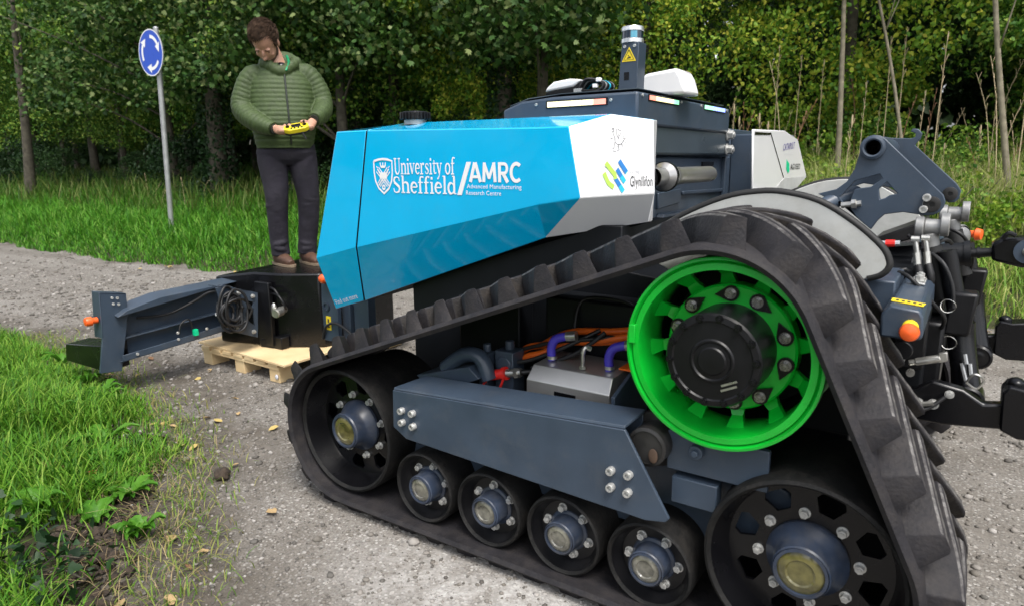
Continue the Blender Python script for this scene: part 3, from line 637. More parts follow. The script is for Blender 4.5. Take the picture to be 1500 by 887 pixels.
def ivy_tree(label, x, y, r, H, n):
    t = thing('ivy_clad_tree', label, 'tree', (x, y, float(height(x, y)) - .03))
    link('trunk', trunk_mesh('trunk', 8, r, M['bark'], None, (.1, 0)), parent=t)
    a = RNG.random(n) * 2 * PI; z = H * RNG.random(n) ** 1.2; rr = r * 1.3 + .16 * RNG.random(n) * (1.2 - z / H)
    P = np.stack([np.cos(a) * rr, np.sin(a) * rr, z + .1], -1); V, F = leaf_cloud(P, .06 + .05 * RNG.random(n), .3); link('ivy', rawmesh('ivy', V, F, LG_IVY), parent=t); return t
ivy_tree('ivy covered trunk standing between the round sign and the man', -10.15, 7.2, .17, 3.2, 2200)
ivy_tree('trunk wrapped in dark ivy left of the round sign', -12.6, 7.0, .2, 3.4, 2200)
ivy_tree('ivy clad trunk in the shade just right of the man', -5.6, 7.9, .15, 2.6, 1500)
# shrubs and brambles along the foot of the wood
V_SH = [crown('foliage', 1.5, 1.05, 4600, lm, .056, .0, 26, spread=(.14, .26))[0] for lm in (LG_DARK, LG_MID, LG_BRAM, LG_IVY)]
V_LOW = [crown('foliage', .85, .8, 2200, lm, .052, .0, 18, spread=(.15, .28))[0] for lm in (LG_BRAM, LG_MID)]
stem_me = None; SHRUBS = []
def shrub(name, label, group, me, x, y, s, rz):
    t = thing(name, label, 'shrub', (x, y, float(height(x, y)) - .05), group); a = link('foliage', me, parent=t); a.scale = (s, s, s); a.rotation_euler = (0, 0, rz)
    g = G()
    for k in range(4): a_ = k * 1.6 + rz; g.tube([(0, 0, 0), (.15 * math.cos(a_), .15 * math.sin(a_), .4 * s), (.4 * s * math.cos(a_), .4 * s * math.sin(a_), .8 * s)], [.015, .012, .005], 5, smooth=2)
    link('stem', mesh_from('stem', g, M['bark'], True), parent=t); SHRUBS.append(t)
for i, x in enumerate(np.concatenate([np.arange(-34, -6.5, 2.1), np.arange(-6.2, 9, 1.2)])):
    left = x < -6.5
    d = random.uniform(3.2, 4.2) if left else random.uniform(4.2, 5.2)
    v = (3 if i % 2 else 0) if left else (1 if i % 3 else 2)
    shrub('shrub', ['dark leafy shrub at the shaded foot of the wood', 'mid green shrub at the foot of the wood behind the tall dead stalks', 'bright bramble bush at the foot of the wood', 'shrub smothered in dark ivy at the shaded foot of the wood'][v], 'shrubs along the foot of the wood', V_SH[v], x + random.uniform(-.3, .3), float(far_y(x)) + d + (random.uniform(0, 1.2) if left else 0), random.uniform(.45, 1.15) if left else random.uniform(.8, 1.25), random.random() * 6)
for i in range(44):
    x = random.uniform(-3.0, 6.0); d = random.uniform(2.2, 4.6)
    shrub('bramble', ['low bramble clump with bright green leaves in the rough grass behind the hitch', 'low leafy weed clump in the rough grass behind the hitch'][i % 2], 'bramble clumps in the rough grass', V_LOW[i % 2], x, float(far_y(x)) + d, random.uniform(.55, 1.25), random.random() * 6)
for grp, what in (('shrubs along the foot of the wood', 'the shrub row'),):
    SH_ = [t for t in SHRUBS if t['group'] == grp]
    short = {'dark': 'dark leafy shrub', 'mid ': 'mid green shrub', 'brig': 'bright bramble bush', 'shru': 'ivy smothered shrub'}
    for t, lab in zip(SH_, by_place([(t.location.x, t.location.y, short[t['label'][:4]]) for t in SH_], what)): t['label'] = lab
# tall dead stalks
stalk_m = [mat('dry_stalk', (.45, .36, .22), .8, var=.2), mat('reddish_dry_stalk', (.22, .11, .06), .8, var=.2)]
V_ST = []
for k in range(5):
    g = G(); H = 1.0 + .25 * k; l = random.uniform(-.35, .35); l2 = random.uniform(-.3, .3)
    P = [(0, 0, 0), (l * .2, l2 * .2, H * .4), (l * .55, l2 * .5, H * .75), (l, l2, H)]
    g.tube(P, [.0065, .0055, .004, .0025], 5, smooth=3)
    for q in range(5):
        b = Vector(P[2]).lerp(Vector(P[3]), q / 5); g.tube([b, b + Vector((random.uniform(-.03, .03), random.uniform(-.03, .03), .09))], [.004, .002], 4)
    if k == 1: g.ell(P[3], (.012, .012, .07), 0, 6, 5)
    V_ST.append(mesh_from('dry_stalk', g, stalk_m[k == 2], True))
for i in range(95):
    x = random.choice([-1.8, -1.0, .2, 1.2, 1.9, 2.6, 3.4]) + random.gauss(0, .45); d = random.gauss(4.0, .6)
    if d < 2.4: continue
    k = random.randrange(5); o = link('dry_stalk', V_ST[k], (x, float(far_y(x)) + d, float(height(x, far_y(x) + d)) - .03)); s = random.uniform(.8, 1.35); o.scale = (s, s, s); o.rotation_euler = (0, 0, random.random() * 6)
    tag(o, ['tall straw coloured dead stalk standing in the rough grass before the wood', 'reddish brown dead stalk standing in the rough grass before the wood'][k == 2], 'dry stalk', 'tall dead stalks before the wood')
for i in range(7):
    x = random.uniform(-15, -7); d = random.uniform(2.3, 3.2); o = link('dry_stalk', V_ST[i % 2], (x, float(far_y(x)) + d, float(height(x, far_y(x) + d)) - .03)); o.scale = (.6,) * 3
    tag(o, 'short pale dead stalk in the shade beyond the left verge', 'dry stalk', 'short dead stalks beyond the left verge')
# trees on the photographer's side of the track (they mirror in the paint)
for i, (x, y) in enumerate(((-19, -17), (-12.5, -20), (-3, -21), (4.5, -17), (9.5, -14), (-24, -14))):
    plant_tree('roadside_tree', 'tree on the near side of the track behind the photographer', x, y, *V_TALL[(i * 2 + 1) % 4], group='trees behind the photographer', s=random.uniform(.65, .85), rz=i * 1.1)

# ---- weeds, ivy, leaves, clods on the near verge
def rosette(n, L, w, up):
    V = []; F = []
    for k in range(n):
        a = k * 2.4 + random.random(); l = L * random.uniform(.6, 1.1); o = len(V)
        for q in range(6):
            t = q / 5; ww = w * (.35 + 1.3 * math.sin(PI * min(1, t * .92 + .06))) * (1 + .25 * ((q % 2) * 2 - 1)) * (1 - t * .35)
            px = l * t * math.cos(a); py = l * t * math.sin(a); pz = up * l * math.sin(t * 2.2)
            V += [(px - ww * math.sin(a), py + ww * math.cos(a), pz + .012), (px, py, pz), (px + ww * math.sin(a), py - ww * math.cos(a), pz + .012)]
        for q in range(5):
            b = o + q * 3; F += [(b, b + 1, b + 4), (b, b + 4, b + 3), (b + 1, b + 2, b + 5), (b + 1, b + 5, b + 4)]
    return V, F
WEED = leafmat('weed_leaf', [(.05, .17, .012), (.085, .24, .02), (.13, .3, .035)], .35, .45)
weeds = [(-2.42, -.30, .17, 'broad weed with jagged bright leaves beside the grass edge'), (-2.15, -.42, .13, 'small leafy weed on the bare soil next to the jagged weed'), (-1.72, -.52, .12, 'low green weed on the bare dark soil near the straw'), (-1.62, -.70, .1, 'little weed closest to the straw at the bottom of the verge'), (-3.15, -.25, .16, 'leafy weed half hidden in the long verge grass')]
for (x, y, L, lab) in weeds:
    V, F = rosette(11, L, .02, .5); tag(link('leafy_weed', rawmesh('leafy_weed', V, F, WEED), (x, y, float(height(x, y)) + .005)), lab, 'weed')
for i in range(26):
    x = random.uniform(-4.2, -1.3); y = float(near_y(x)) - random.uniform(.05, .9)
    if (x - 1.2) ** 2 + (y + 1.8) ** 2 < 4: continue
    V, F = rosette(random.randint(6, 10), random.uniform(.07, .14), random.uniform(.011, .02), random.uniform(.4, .9)); tag(link('leafy_weed', rawmesh('leafy_weed', V, F, WEED), (x, y, float(height(x, y)) + .01)), 'small broad leaved weed growing in the near verge grass', 'weed', 'small weeds in the near verge')
IVYL = np.array([(0, 0, 0), (.3, .02, .03), (.55, .25, .0), (.3, .45, .04), (.26, .7, .02), (0, 1, -.03), (-.26, .7, .02), (-.3, .45, .04), (-.55, .25, .0), (-.3, .02, .03)])
IVYF = np.array([(0, i, i + 1) for i in range(1, 9)])
n = 150; P = np.stack([RNG.normal(-1.36, .17, n), RNG.normal(-1.04, .10, n), np.zeros(n)], -1); P[:, 2] = height(P[:, 0], P[:, 1]) + .03 + .17 * RNG.random(n)
V, F = leaf_cloud(P - np.array([-1.36, -1.04, 0]), .022 + .024 * RNG.random(n), 1.1, IVYL, IVYF)
iv = thing('ground_ivy', 'dark green ivy spilling over the soil in the bottom left corner', 'ivy', (-1.36, -1.04, 0)); link('leaf_mass', rawmesh('leaf_mass', V, F, LG_IVY), parent=iv)['kind'] = 'stuff'
g = G()
for k in range(9): a = k * .7; g.tube([(0, 0, .06), (.12 * math.cos(a), .08 * math.sin(a), .12), (.25 * math.cos(a), .16 * math.sin(a), .08)], .003, 5, smooth=3)
link('vine', mesh_from('vine', g, M['bark'], True), parent=iv)
n = 1; g = G()
# bare dark earth at the foot of the near verge
n = 1100; x = RNG.normal(-1.55, .38, n); y = near_y(x) - .1 + RNG.normal(-.08, .17, n); r = .006 + .018 * RNG.random(n) ** 2
ok = y < near_y(x) - .1; x, y, r = x[ok], y[ok], r[ok]; n = len(x)
V = ICO[None] * (1 + .9 * (RNG.random((n, 12)) - .5))[..., None] * r[:, None, None] * np.array([1.2, 1, .6]); V = V + np.stack([x, y, height(x, y) + .012], -1)[:, None]
o = link('loose_soil', rawmesh('loose_soil', V.reshape(-1, 3), (ICF[None] + (np.arange(n) * 12)[:, None, None]).reshape(-1, 3), M['soil'])); o['kind'] = 'stuff'
g = G(); g.ell((0, 0, .02), (.042, .036, .03), 0, 14, 9)
g.v = [(a * (1 + .18 * math.sin(c * 160 + b * 90)), b * (1 + .2 * math.sin(a * 120 + 1)), c * (1 + .12 * math.sin(a * 90 + b * 110))) for a, b, c in g.v]
cl = link('soil_clod', mesh_from('soil_clod', g, M['soil'], True), (-1.613, -.147, .006)); tag(cl, 'dark clod of earth lying alone on the grey gravel', 'clod')
LV = np.array([(0, -.5, 0), (.2, -.28, .12), (.30, .05, .16), (.18, .35, .06), (0, .5, .12), (-.18, .35, .10), (-.30, .05, .2), (-.2, -.28, .1), (0, 0, .0)])
LVF = np.array([(8, i, (i + 1) % 8) for i in range(8)])
LCOL = {'tan': mat('tan_dead_leaf', (.42, .29, .14), .8, var=.25, scale=30), 'brown': mat('brown_dead_leaf', (.17, .09, .045), .8, var=.3, scale=30), 'yellow': mat('yellow_dead_leaf', (.44, .33, .11), .7, var=.2, scale=30), 'red': mat('red_dead_leaf', (.36, .075, .03), .7, var=.25, scale=30)}
LME = {k: rawmesh('fallen_leaf', LV + RNG.normal(0, .03, LV.shape), LVF, v) for k, v in LCOL.items()}
def leaf(kind, x, y, s, lab, group='fallen leaves on the gravel', lift=.012):
    o = link('fallen_leaf', LME[kind], (x, y, float(height(x, y)) + lift)); o.rotation_euler = (random.uniform(-.3, .3), random.uniform(-.3, .3), random.random() * 6); o.scale = (s, s, s); tag(o, lab, 'leaf', group)
leaf('red', -1.98, -.545, .06, 'rust red fallen leaf on the dark soil of the verge', None, .05)
leaf('brown', -2.2, -.62, .09, 'large brown fallen leaf lying in the verge grass beside the red leaf', None, .05)
for i in range(44):
    k = random.choice(['tan', 'tan', 'brown', 'yellow']); q = random.random()
    if q < .62: x = random.uniform(-4.3, -.9); y = float(near_y(x)) + random.gauss(.12, .28)
    elif q < .85: x = random.uniform(-9.5, -3.5); y = random.uniform(1.3, float(far_y(x)))
    else: x = random.uniform(1.2, 2.6); y = random.uniform(2.2, 5.2)
    leaf(k, x, y, random.uniform(.035, .075), {'tan': 'dry tan fallen leaf on the gravel track', 'brown': 'curled brown fallen leaf on the gravel track', 'yellow': 'yellow fallen leaf on the gravel track'}[k])
for i in range(26):
    x = random.uniform(-9.5, -3); y = float(far_y(x)) + random.gauss(-.08, .1); leaf(random.choice(['tan', 'yellow']), x, y, random.uniform(.07, .13), 'pale fallen leaf caught along the edge of the far verge', 'fallen leaves along the far verge', .03)

# ---- the round road sign
SX, SY = -10.3, 4.45; SZ = float(height(SX, SY)); SR = .365; SC_Z = 3.26
sign = thing('road_sign', 'round blue mini roundabout sign with three white arrows on a grey pole', 'sign', (SX, SY, SZ))
g = G(); g.cyl((SX - .02, SY + .075, SZ - .2), (SX + .2, SY + .075, 3.64), .042, seg=16); g.ell((SX + .2, SY + .075, 3.64), (.044, .044, .025)); part('pole', g, M['galv'], sign)
cS = Vector((SX + .1, SY, SC_Z))
g = G(); g.lathe([(0, 0), (SR, 0), (SR, .012), (0, .012)], cS, seg=48); disc = part('sign_plate', g, M['galv'], sign)
g = G(); g.lathe([(0, -.0015), (SR * .965, -.0015)], cS, seg=48); g2 = G(); g2.lathe([(SR * .955, -.003), (SR, -.003)], cS, seg=48)
part('sign_face', g, M['signblue'], disc); part('sign_rim', g2, M['decal'], disc)
g = G(); spl = lambda a, b, l: (cS.x + a, cS.y - .0045 - l, cS.z + b)
for k in range(3):
    a0 = 205 - 120 * k; P = arc(0, 0, .25, .25, a0, a0 - 58, 12); stroke(g, P, .052, spl)
    e = Vector((*P[-1], 0)); tn = Vector((math.sin(math.radians(a0 - 62)), -math.cos(math.radians(a0 - 62)), 0)); nn = Vector((math.cos(math.radians(a0 - 62)), math.sin(math.radians(a0 - 62)), 0))
    g.add([spl(*(e + nn * .075)[:2], .0005), spl(*(e - nn * .075)[:2], .0005), spl(*(e + tn * .13 + nn * -.02)[:2], .0005)], [(0, 1, 2)])
part('arrow_marks', g, M['decal'], disc, ang=None)
g = G()
for dz in (-.16, .16): g.box((cS.x - .05, SY + .012, cS.z + dz - .02), (cS.x + .13, SY + .125, cS.z + dz + .02))
part('clamp', g, M['galv'], sign)

# ================================================================ THE TRACKED MACHINE
R0 = Vector((0, 1.235, 0))
bot = thing('tracked_robot', 'driverless blue, white and slate tractor robot on rubber tracks with a bright green drive wheel', 'tractor robot', R0)

# ---- bolts
def bolt_mesh(name, r, h, hexa=True, washer=True, m=None):
    g = G()
    if washer: g.cyl((0, 0, 0), (0, -.12 * r * 2, 0), r * 1.3, seg=16)
    y0 = -.24 * r if washer else 0
    if hexa: g.cyl((0, y0, 0), (0, y0 - h, 0), r, r * .96, 6); g.cyl((0, y0 - h, 0), (0, y0 - h - .25 * r, 0), r * .55, r * .5, 12)
    else:
        g.lathe([(r, y0), (r, y0 - h * .85), (r * .9, y0 - h), (r * .55, y0 - h), (r * .55, y0 - h * .5), (0, y0 - h * .5)], (0, 0, 0), seg=14)
    me = mesh_from(name, g, m or M['zincbolt']); finish(me, 30); return me
B_HEX = bolt_mesh('bolt', .0125, .016); B_CAP = bolt_mesh('bolt', .0135, .02, False, False); B_BIG = bolt_mesh('bolt', .013, .014); B_SM = bolt_mesh('bolt', .006, .005, False, False); B_BLK = bolt_mesh('bolt', .009, .008, m=M['black'])
B_WHEEL = bolt_mesh('wheel_bolt', .0125, .018, m=M['nut'])

# ---- rubber belt: a loop round front wheel, drive wheel and rear wheel
CF = np.array([-.913, .3485]); CD = np.array([.630, .942]); CR = np.array([.913, .3485])
RF, RD, RR_ = .286, .274, .271       # inner radii
TH = .028
def loop(off):
    cs = [(CR, RR_ + off), (CD, RD + off), (CF, RF + off)]; pts = []
    n = 3; tang = []
    for i in range(n):
        (a, ra), (b, rb) = cs[i], cs[(i + 1) % n]; d = b - a; L = np.linalg.norm(d); u = d / L; nrm = np.array([u[1], -u[0]]); s = (ra - rb) / L
        nn = nrm * math.sqrt(1 - s * s) + u * s; tang.append((a + nn * ra, b + nn * rb, nn))
    for i in range(n):
        c, r = cs[i]; n0 = tang[i - 1][2]; n1 = tang[i][2]; a0 = math.atan2(n0[1], n0[0]); a1 = math.atan2(n1[1], n1[0])
        while a1 < a0: a1 += 2 * PI
        for k in range(int((a1 - a0) / .06) + 1):
            a = a0 + (a1 - a0) * k / int((a1 - a0) / .06); pts.append(c + r * np.array([math.cos(a), math.sin(a)]))
        p, q = tang[i][0], tang[i][1]; m = int(np.linalg.norm(q - p) / .04)
        for k in range(1, m): pts.append(p + (q - p) * k / m)
    return np.array(pts)
LI = loop(0); LO = loop(TH); nL = len(LI)
YB0, YB1 = -.050, .452
g = G(); vs = []
for k in range(nL):
    a, b = LI[k], LO[k]; mid = a + (b - a) * .5
    for (p, y) in ((a, YB0 + .010), (mid, YB0), (b, YB0 + .012), (b, YB1 - .012), (mid, YB1), (a, YB1 - .01)): vs.append((p[0], y, p[1]))
fs = []
for k in range(nL):
    j = (k + 1) % nL
    for q in range(6): fs.append((k * 6 + q, j * 6 + q, j * 6 + (q + 1) % 6, k * 6 + (q + 1) % 6))
g.add(vs, fs)
belt = part('track_belt', g, M['rubber'], bot, ang=50)
seg = np.linalg.norm(np.roll(LO, -1, 0) - LO, axis=1); cum = np.concatenate([[0], np.cumsum(seg)]); LT = cum[-1]
def on_belt(s):
    s = s % LT; i = min(int(np.searchsorted(cum, s, 'right') - 1), nL - 1); t = (s - cum[i]) / seg[i]; p = LO[i] + (LO[(i + 1) % nL] - LO[i]) * t
    i0 = (s - .03) % LT; i1 = (s + .03) % LT
    f = lambda q: LO[min(int(np.searchsorted(cum, q, 'right') - 1), nL - 1)]
    d = f(i1) - f(i0); d = d / np.linalg.norm(d); return p, d, np.array([d[1], -d[0]])
# one lug: local x = direction of travel, y = across, z = outward
def lug_mesh(side):
    """side +1: the half nearest the outer edge"""
    y0, y1 = .030, .272; n = 8; h = .080; lead = .235
    V = []; F = []; mi = []
    for k in range(n + 1):
        t = k / n; y = y0 + (y1 - y0) * t; x = lead * t
        yt = y + (.020 if k == 0 else (-.010 if k == n else 0)); xt = lead * ((yt - y0) / (y1 - y0)); jg = .0022 * math.sin(k * 2.7)
        ht = .025 - .003 * t; up = .062 - .026 * t; dn = .034
        V += [(x - dn, y, -.014), (xt - ht, yt, h - .004), (xt - ht + .006, yt, h), (xt + ht - .010 + jg, yt, h), (xt + ht, yt, h - .008), (x + up, y, -.014)]
    for k in range(n):
        for q in range(5):
            F.append((k * 6 + q, k * 6 + q + 1, (k + 1) * 6 + q + 1, (k + 1) * 6 + q)); mi.append((1, 0, 3, 3 if k % 2 else 2, 0)[q])
    F += [tuple(range(6))[::-1], tuple(n * 6 + q for q in range(6))]; mi += [0, 0]
    if side < 0: V = [(a, .502 - b, c) for a, b, c in V]
    me = bpy.data.meshes.new('lug'); me.from_pydata([(a, b + YB0, c) for a, b, c in V], [], F)
    for m in (M['rubber'], M['lugside'], M['scuff'], M['lugtop']): me.materials.append(m)
    me.polygons.foreach_set('material_index', mi)
    bm = bmesh.new(); bm.from_mesh(me); bmesh.ops.recalc_face_normals(bm, faces=bm.faces)
    es = [e for e in bm.edges if len(e.link_faces) == 2 and e.calc_face_angle(0) > math.radians(38) and max(v.co.z for v in e.verts) > .03]
    bmesh.ops.bevel(bm, geom=es, offset=.0035, segments=2, affect='EDGES', profile=.6)
    bm.to_mesh(me); bm.free(); finish(me, 30); return me
LUGN, LUGF = lug_mesh(1), lug_mesh(-1)
NL = int(round(LT / .150))
SS = np.arange(0, LT, .004); PP = np.array([on_belt(q)[0] for q in SS])
def smooth_loop(A, w):
    k = np.ones(w) / w; P = np.concatenate([A[-w:], A, A[:w]]); return np.stack([np.convolve(P[:, i], k, 'same') for i in range(2)], -1)[w:-w]
DD = np.roll(PP, -6, 0) - np.roll(PP, 6, 0); DD /= np.linalg.norm(DD, axis=1)[:, None]; DD = smooth_loop(DD, 9); DD /= np.linalg.norm(DD, axis=1)[:, None]
for k in range(NL):
    for src, ph in ((LUGN, 0.), (LUGF, .5)):
        s0 = (k + ph) * LT / NL + .02; me = src.copy(); me.name = 'lug'; wear = random.uniform(.985, 1.015)
        for v in me.vertices:                       # each lug follows the bend of the belt it is moulded on
            q = int(round(((s0 + v.co.x * wear) % LT) / .004)) % len(SS); p, d = PP[q], DD[q]
            v.co = (p[0] + d[1] * v.co.z, v.co.y - R0.y, p[1] - d[0] * v.co.z)
        me.update(); o = bpy.data.objects.new('lug', me); COL.objects.link(o); o.parent = belt

near = [belt]        # parts copied to the far track afterwards
# ---- road rollers and idler wheels
def wheel(name, x, z, R, width, rim, disc_y, disc_r, hub_prof, cap_r, cap_y, cap_m, nb, rb, by, bolt, windows=0, a0=0., label=None):
    g = G()
    # tyre: rounded tread with a steel dish inside
    g.lathe([(R - rim, .012), (R - rim * .55, .001), (R - rim * .15, .006), (R, .02), (R, width - .02), (R - .02, width), (R * .5, width)], (x, 0, z), seg=64, mis=[0] * 6)
    g.lathe([(R - rim, .012), (R - rim - .004, .03), (disc_r + .006, disc_y - .012), (disc_r, disc_y)], (x, 0, z), seg=64, mi=1)
    if windows:
        holes = []
        for k in range(windows):
            a = a0 + 2 * PI * (k + .5) / windows; q = []
            for r, w_ in ((disc_r * .66, -.020), (disc_r * .66, .020), (disc_r * .84, .040), (disc_r * .93, .030), (disc_r * .93, -.030), (disc_r * .84, -.040)): q.append((x + r * math.cos(a) - w_ * math.sin(a), disc_y, z + r * math.sin(a) + w_ * math.cos(a)))
            holes.append(q)
        g.plate([(x + disc_r * math.cos(2 * PI * k / 64), disc_y, z + disc_r * math.sin(2 * PI * k / 64)) for k in range(64)], holes, (0, .012, 0), 1)
        g.lathe([(R * .86, .14), (R * .86, width - .02), (0, width - .02)], (x, 0, z), seg=40, mi=2)
    else:
        g.lathe([(disc_r, disc_y), (0, disc_y)], (x, 0, z), seg=48, mi=1)
    w = part(name, g, [M['tyre'], M['satin'] if not windows else M['black'], M['dark']], bot, 40, label=label); near.append(w)
    g = G(); g.lathe(hub_prof, (x, 0, z), seg=40); part('hub', g, M['navy'], w, 30)
    g = G(); yc = cap_y; g.lathe([(cap_r * 1.13, yc + .006), (cap_r * 1.13, yc - .002), (cap_r * 1.0, yc - .003), (cap_r * .97, yc + .004)], (x, 0, z), seg=40, mi=0)
    g.lathe([(cap_r * .97, yc + .004), (cap_r * .8, yc - .001), (cap_r * .62, yc - .003), (cap_r * .55, yc + .001), (cap_r * .3, yc - .001), (0, yc - .002)], (x, 0, z), seg=40, mi=1)
    part('hub_cap', g, [M['navy'], cap_m], w, 25)
    for k in range(nb):
        a = a0 + 2 * PI * k / nb; o = inst('bolt', bolt, w, (x + rb * math.cos(a), by, z + rb * math.sin(a)), (0, random.random() * 6, 0))
    return w
for i in range(4):
    wheel('road_roller', (i - 1.5) * .3135, .2115, .145, .36, .016, .055, .108, [(.074, .055), (.072, .051), (.063, .047), (.0605, .03), (.0595, -.012), (.056, -.016)], .048, -.016, M['capgrey'], 6, .083, .055, B_HEX, 0, .3 + i * .25)
HUBI = [(.112, .10), (.112, .09), (.104, .078), (.086, .06), (.0795, .04), (.078, .012), (.074, .006)]
wheel('idler_wheel', -.913, .3485, .272, .40, .022, .10, .222, HUBI, .064, .006, M['caplens'], 8, .136, .10, B_HEX, 8, .25, label='front idler wheel with an oil filled amber hub cap')
wheel('idler_wheel', .913, .3485, .272, .40, .022, .10, .222, HUBI, .064, .006, M['caplens'], 8, .136, .10, B_HEX, 8, .12, label='large rear idler wheel with an amber hub cap')

# ---- green drive wheel
gx_, gz_ = .656, .931; gc = (gx_, 0, gz_)
g = G()
g.lathe([(.262, .016), (.268, .0), (.276, .002), (.277, .03), (.262, .045), (.258, .18), (.262, .30), (.277, .32), (.277, .345), (.25, .345), (.246, .30), (.244, .17)], gc, seg=96)
g.lathe([(.262, .016), (.258, .006), (.240, .004), (.238, .012), (.240, .08), (.241, .17)], gc, seg=96)
drive = part('drive_wheel', g, M['green'], bot, 35, label='bright green drive wheel with twelve spokes'); near.append(drive)
g = G(); g.lathe([(.186, .165), (.186, .112), (.180, .106), (.128, .106), (.128, .15)], gc, seg=80); part('wheel_flange', g, M['green'], drive, 30)
for k in range(12):
    a = 2 * PI * k / 12 + .13; g = G(); rad = Vector((math.cos(a), 0, math.sin(a))); tn = Vector((-math.sin(a), 0, math.cos(a))); c = Vector(gc)
    P0 = c + rad * .182 + Vector((0, .142, 0)); P1 = c + rad * .243 + Vector((0, .095, 0))
    q = []
    for p, wd, dy in ((P0, .024, 0), (c + rad * .212 + Vector((0, .132, 0)), .016, 0), (P1, .027, 0)):
        q.append([p - tn * wd, p + tn * wd, p + tn * wd * .8 + Vector((0, .035, 0)), p - tn * wd * .8 + Vector((0, .035, 0))])
    for i in range(2): g.add(q[i] + q[i + 1], [(0, 1, 5, 4), (1, 2, 6, 5), (2, 3, 7, 6), (3, 0, 4, 7)])
    part('spoke', g, M['green'], drive, 30)
g = G(); g.box((-.014, .0, -.028), (.006, .03, .028)); g.v = [(x + gx_ - .254, y - .006, z + gz_ + .03) for x, y, z in g.v]; part('weight_lug', g, M['green'], drive, 30, .002)
g = G(); g.lathe([(.132, .32), (.132, .10), (.131, .05), (.129, -.028), (.132, -.032), (.132, -.049), (.127, -.056), (.112, -.058), (.108, -.054), (.062, -.055), (.058, -.059), (.054, -.059), (.050, -.055), (.040, -.056), (.036, -.060), (.0, -.061)], gc, seg=72)
hub = part('hub_cover', g, M['satin'], drive, 22)
for k in range(14):
    a = 2 * PI * k / 14 + .1; inst('bolt', B_BLK, drive, (gx_ + .119 * math.cos(a), -.055, gz_ + .119 * math.sin(a)))
g = G()
for k in range(2): stroke(g, [(.030, -.078 + .014 * k), (.072, -.058 + .014 * k)], .006, lambda x, y, l: (gx_ + x, -.0593 - l, gz_ + y))
part('cast_mark', g, M['steel'], drive)
wb = [27, 63, 99, 135, 171, 207, 243, 279, 315, 351]
for k, dg in enumerate(wb):
    a = math.radians(dg - 6 + (6 if k % 2 else -2)); px, pz = gx_ + .161 * math.cos(a), gz_ + .161 * math.sin(a)
    inst('wheel_bolt', B_WHEEL, drive, (px, .096, pz), (0, a, 0))
    sg = 1 if k % 2 == 0 else -1; t = Vector((-math.sin(a), 0, math.cos(a))) * sg; rd = Vector((math.cos(a), 0, math.sin(a))); c = Vector((px, .1035, pz)); g = G()
    P = [c + t * .046 - rd * .006]
    for q in range(11): b = -PI * .62 + PI * 1.24 * q / 10; P.append(c - t * .023 * math.cos(b) + rd * .023 * math.sin(b))
    g.prism(P, (0, -.008, 0)); part('retainer_plate', g, M['black'], drive, 30)
g = G(); g.cyl((gx_, .18, gz_), (gx_, .62, gz_), .14, seg=32); g.cyl((gx_, .33, gz_), (gx_, .36, gz_), .225, seg=40); g.lathe([(.236, .175), (.234, .33), (.0, .331)], gc, seg=48); part('motor_and_dark_shroud', g, M['dark'], bot, 30)  # motor, plus an added dark shroud that blackens the spoke windows

# ---- long side beam with its bolts
yb = -.03; bp = T['beam']
g = G()
g.prism([(-.578, yb, .608), (.395, yb, .665), (.546, yb, .415), (.535, yb, .400), (.471, yb, .387), (-.518, yb, .42), (-.584, yb, .456)], (0, .012, 0))
beam = part('side_beam', g, M['slate'], bot, 30, .003); near.append(beam)
g = G(); g.prism([(-.575, yb + .002, .609), (.393, yb + .002, .666), (.415, .075, .690), (-.50, .075, .640)], (0, .004, .010)); g.prism([(-.50, .071, .640), (.41, .071, .686), (.41, .071, .60), (-.50, .071, .54)], (0, .010, 0))
part('top_flange', g, M['slate'], beam, 30, .002)
for b in T['beam_bolts']: inst('bolt', B_CAP, beam, (b[0], yb, b[2]), (0, random.random(), 0))

# ---- bogie frame behind the wheels
g = G(); g.prism([(-.80, .16, .36), (-.55, .16, .53), (.50, .16, .63), (.84, .16, .50), (.90, .16, .35), (.55, .16, .25), (-.7, .16, .25)], (0, .10, 0))
frame = part('bogie_frame', g, M['slate'], bot, 30, .004); near.append(frame)
g = G(); g.cyl((.455, .0, .612), (.455, .30, .612), .062, seg=32); g.cyl((.455, .075, .612), (.455, .10, .612), .088, seg=36)
g.lathe([(.062, 0), (.052, -.004), (.05, .012), (0, .012)], (.455, 0, .612), seg=32); near.append(part('bump_stop', g, M['grease'], bot, 30))
g = G(); g.ell((.478, -.004, .590), (.015, .003, .024), 0, 14, 8); part('worn_spot', g, M['rust'], near[-1])
g = G(); g.box((.50, .055, .535), (.80, .075, .66)); g.box((.52, .05, .43), (.66, .10, .515)); g.cyl((.595, .055, .615), (.595, .03, .615), .022, seg=18); g.cyl((.595, .055, .615), (.595, .02, .615), .012, seg=6); near.append(part('axle_bracket', g, M['slate'], bot, 30, .003))
g = G(); g.prism([(-.60, .13, .62), (-.33, .13, .70), (-.28, .13, .66), (-.5, .13, .56)], (0, .16, 0)); g.tube([(-.48, .17, .66), (-.38, .17, .73), (-.30, .17, .73), (-.26, .17, .65)], .03, 12, smooth=4); near.append(part('swing_arm', g, M['slate'], bot, 30, .003))
g = G()
g.box((-.325, .19, .56), (-.285, .25, .742)); g.cyl((-.305, .22, .742), (-.305, .22, .776), .016, seg=12)
g.box((-.27, .22, .58), (-.185, .30, .755)); g.cyl((-.225, .26, .755), (-.225, .26, .79), .018, seg=12); g.cyl((-.228, .215, .70), (-.228, .24, .70), .035, seg=20)
part('valve_block', g, M['slate'], bot, 30, .004)
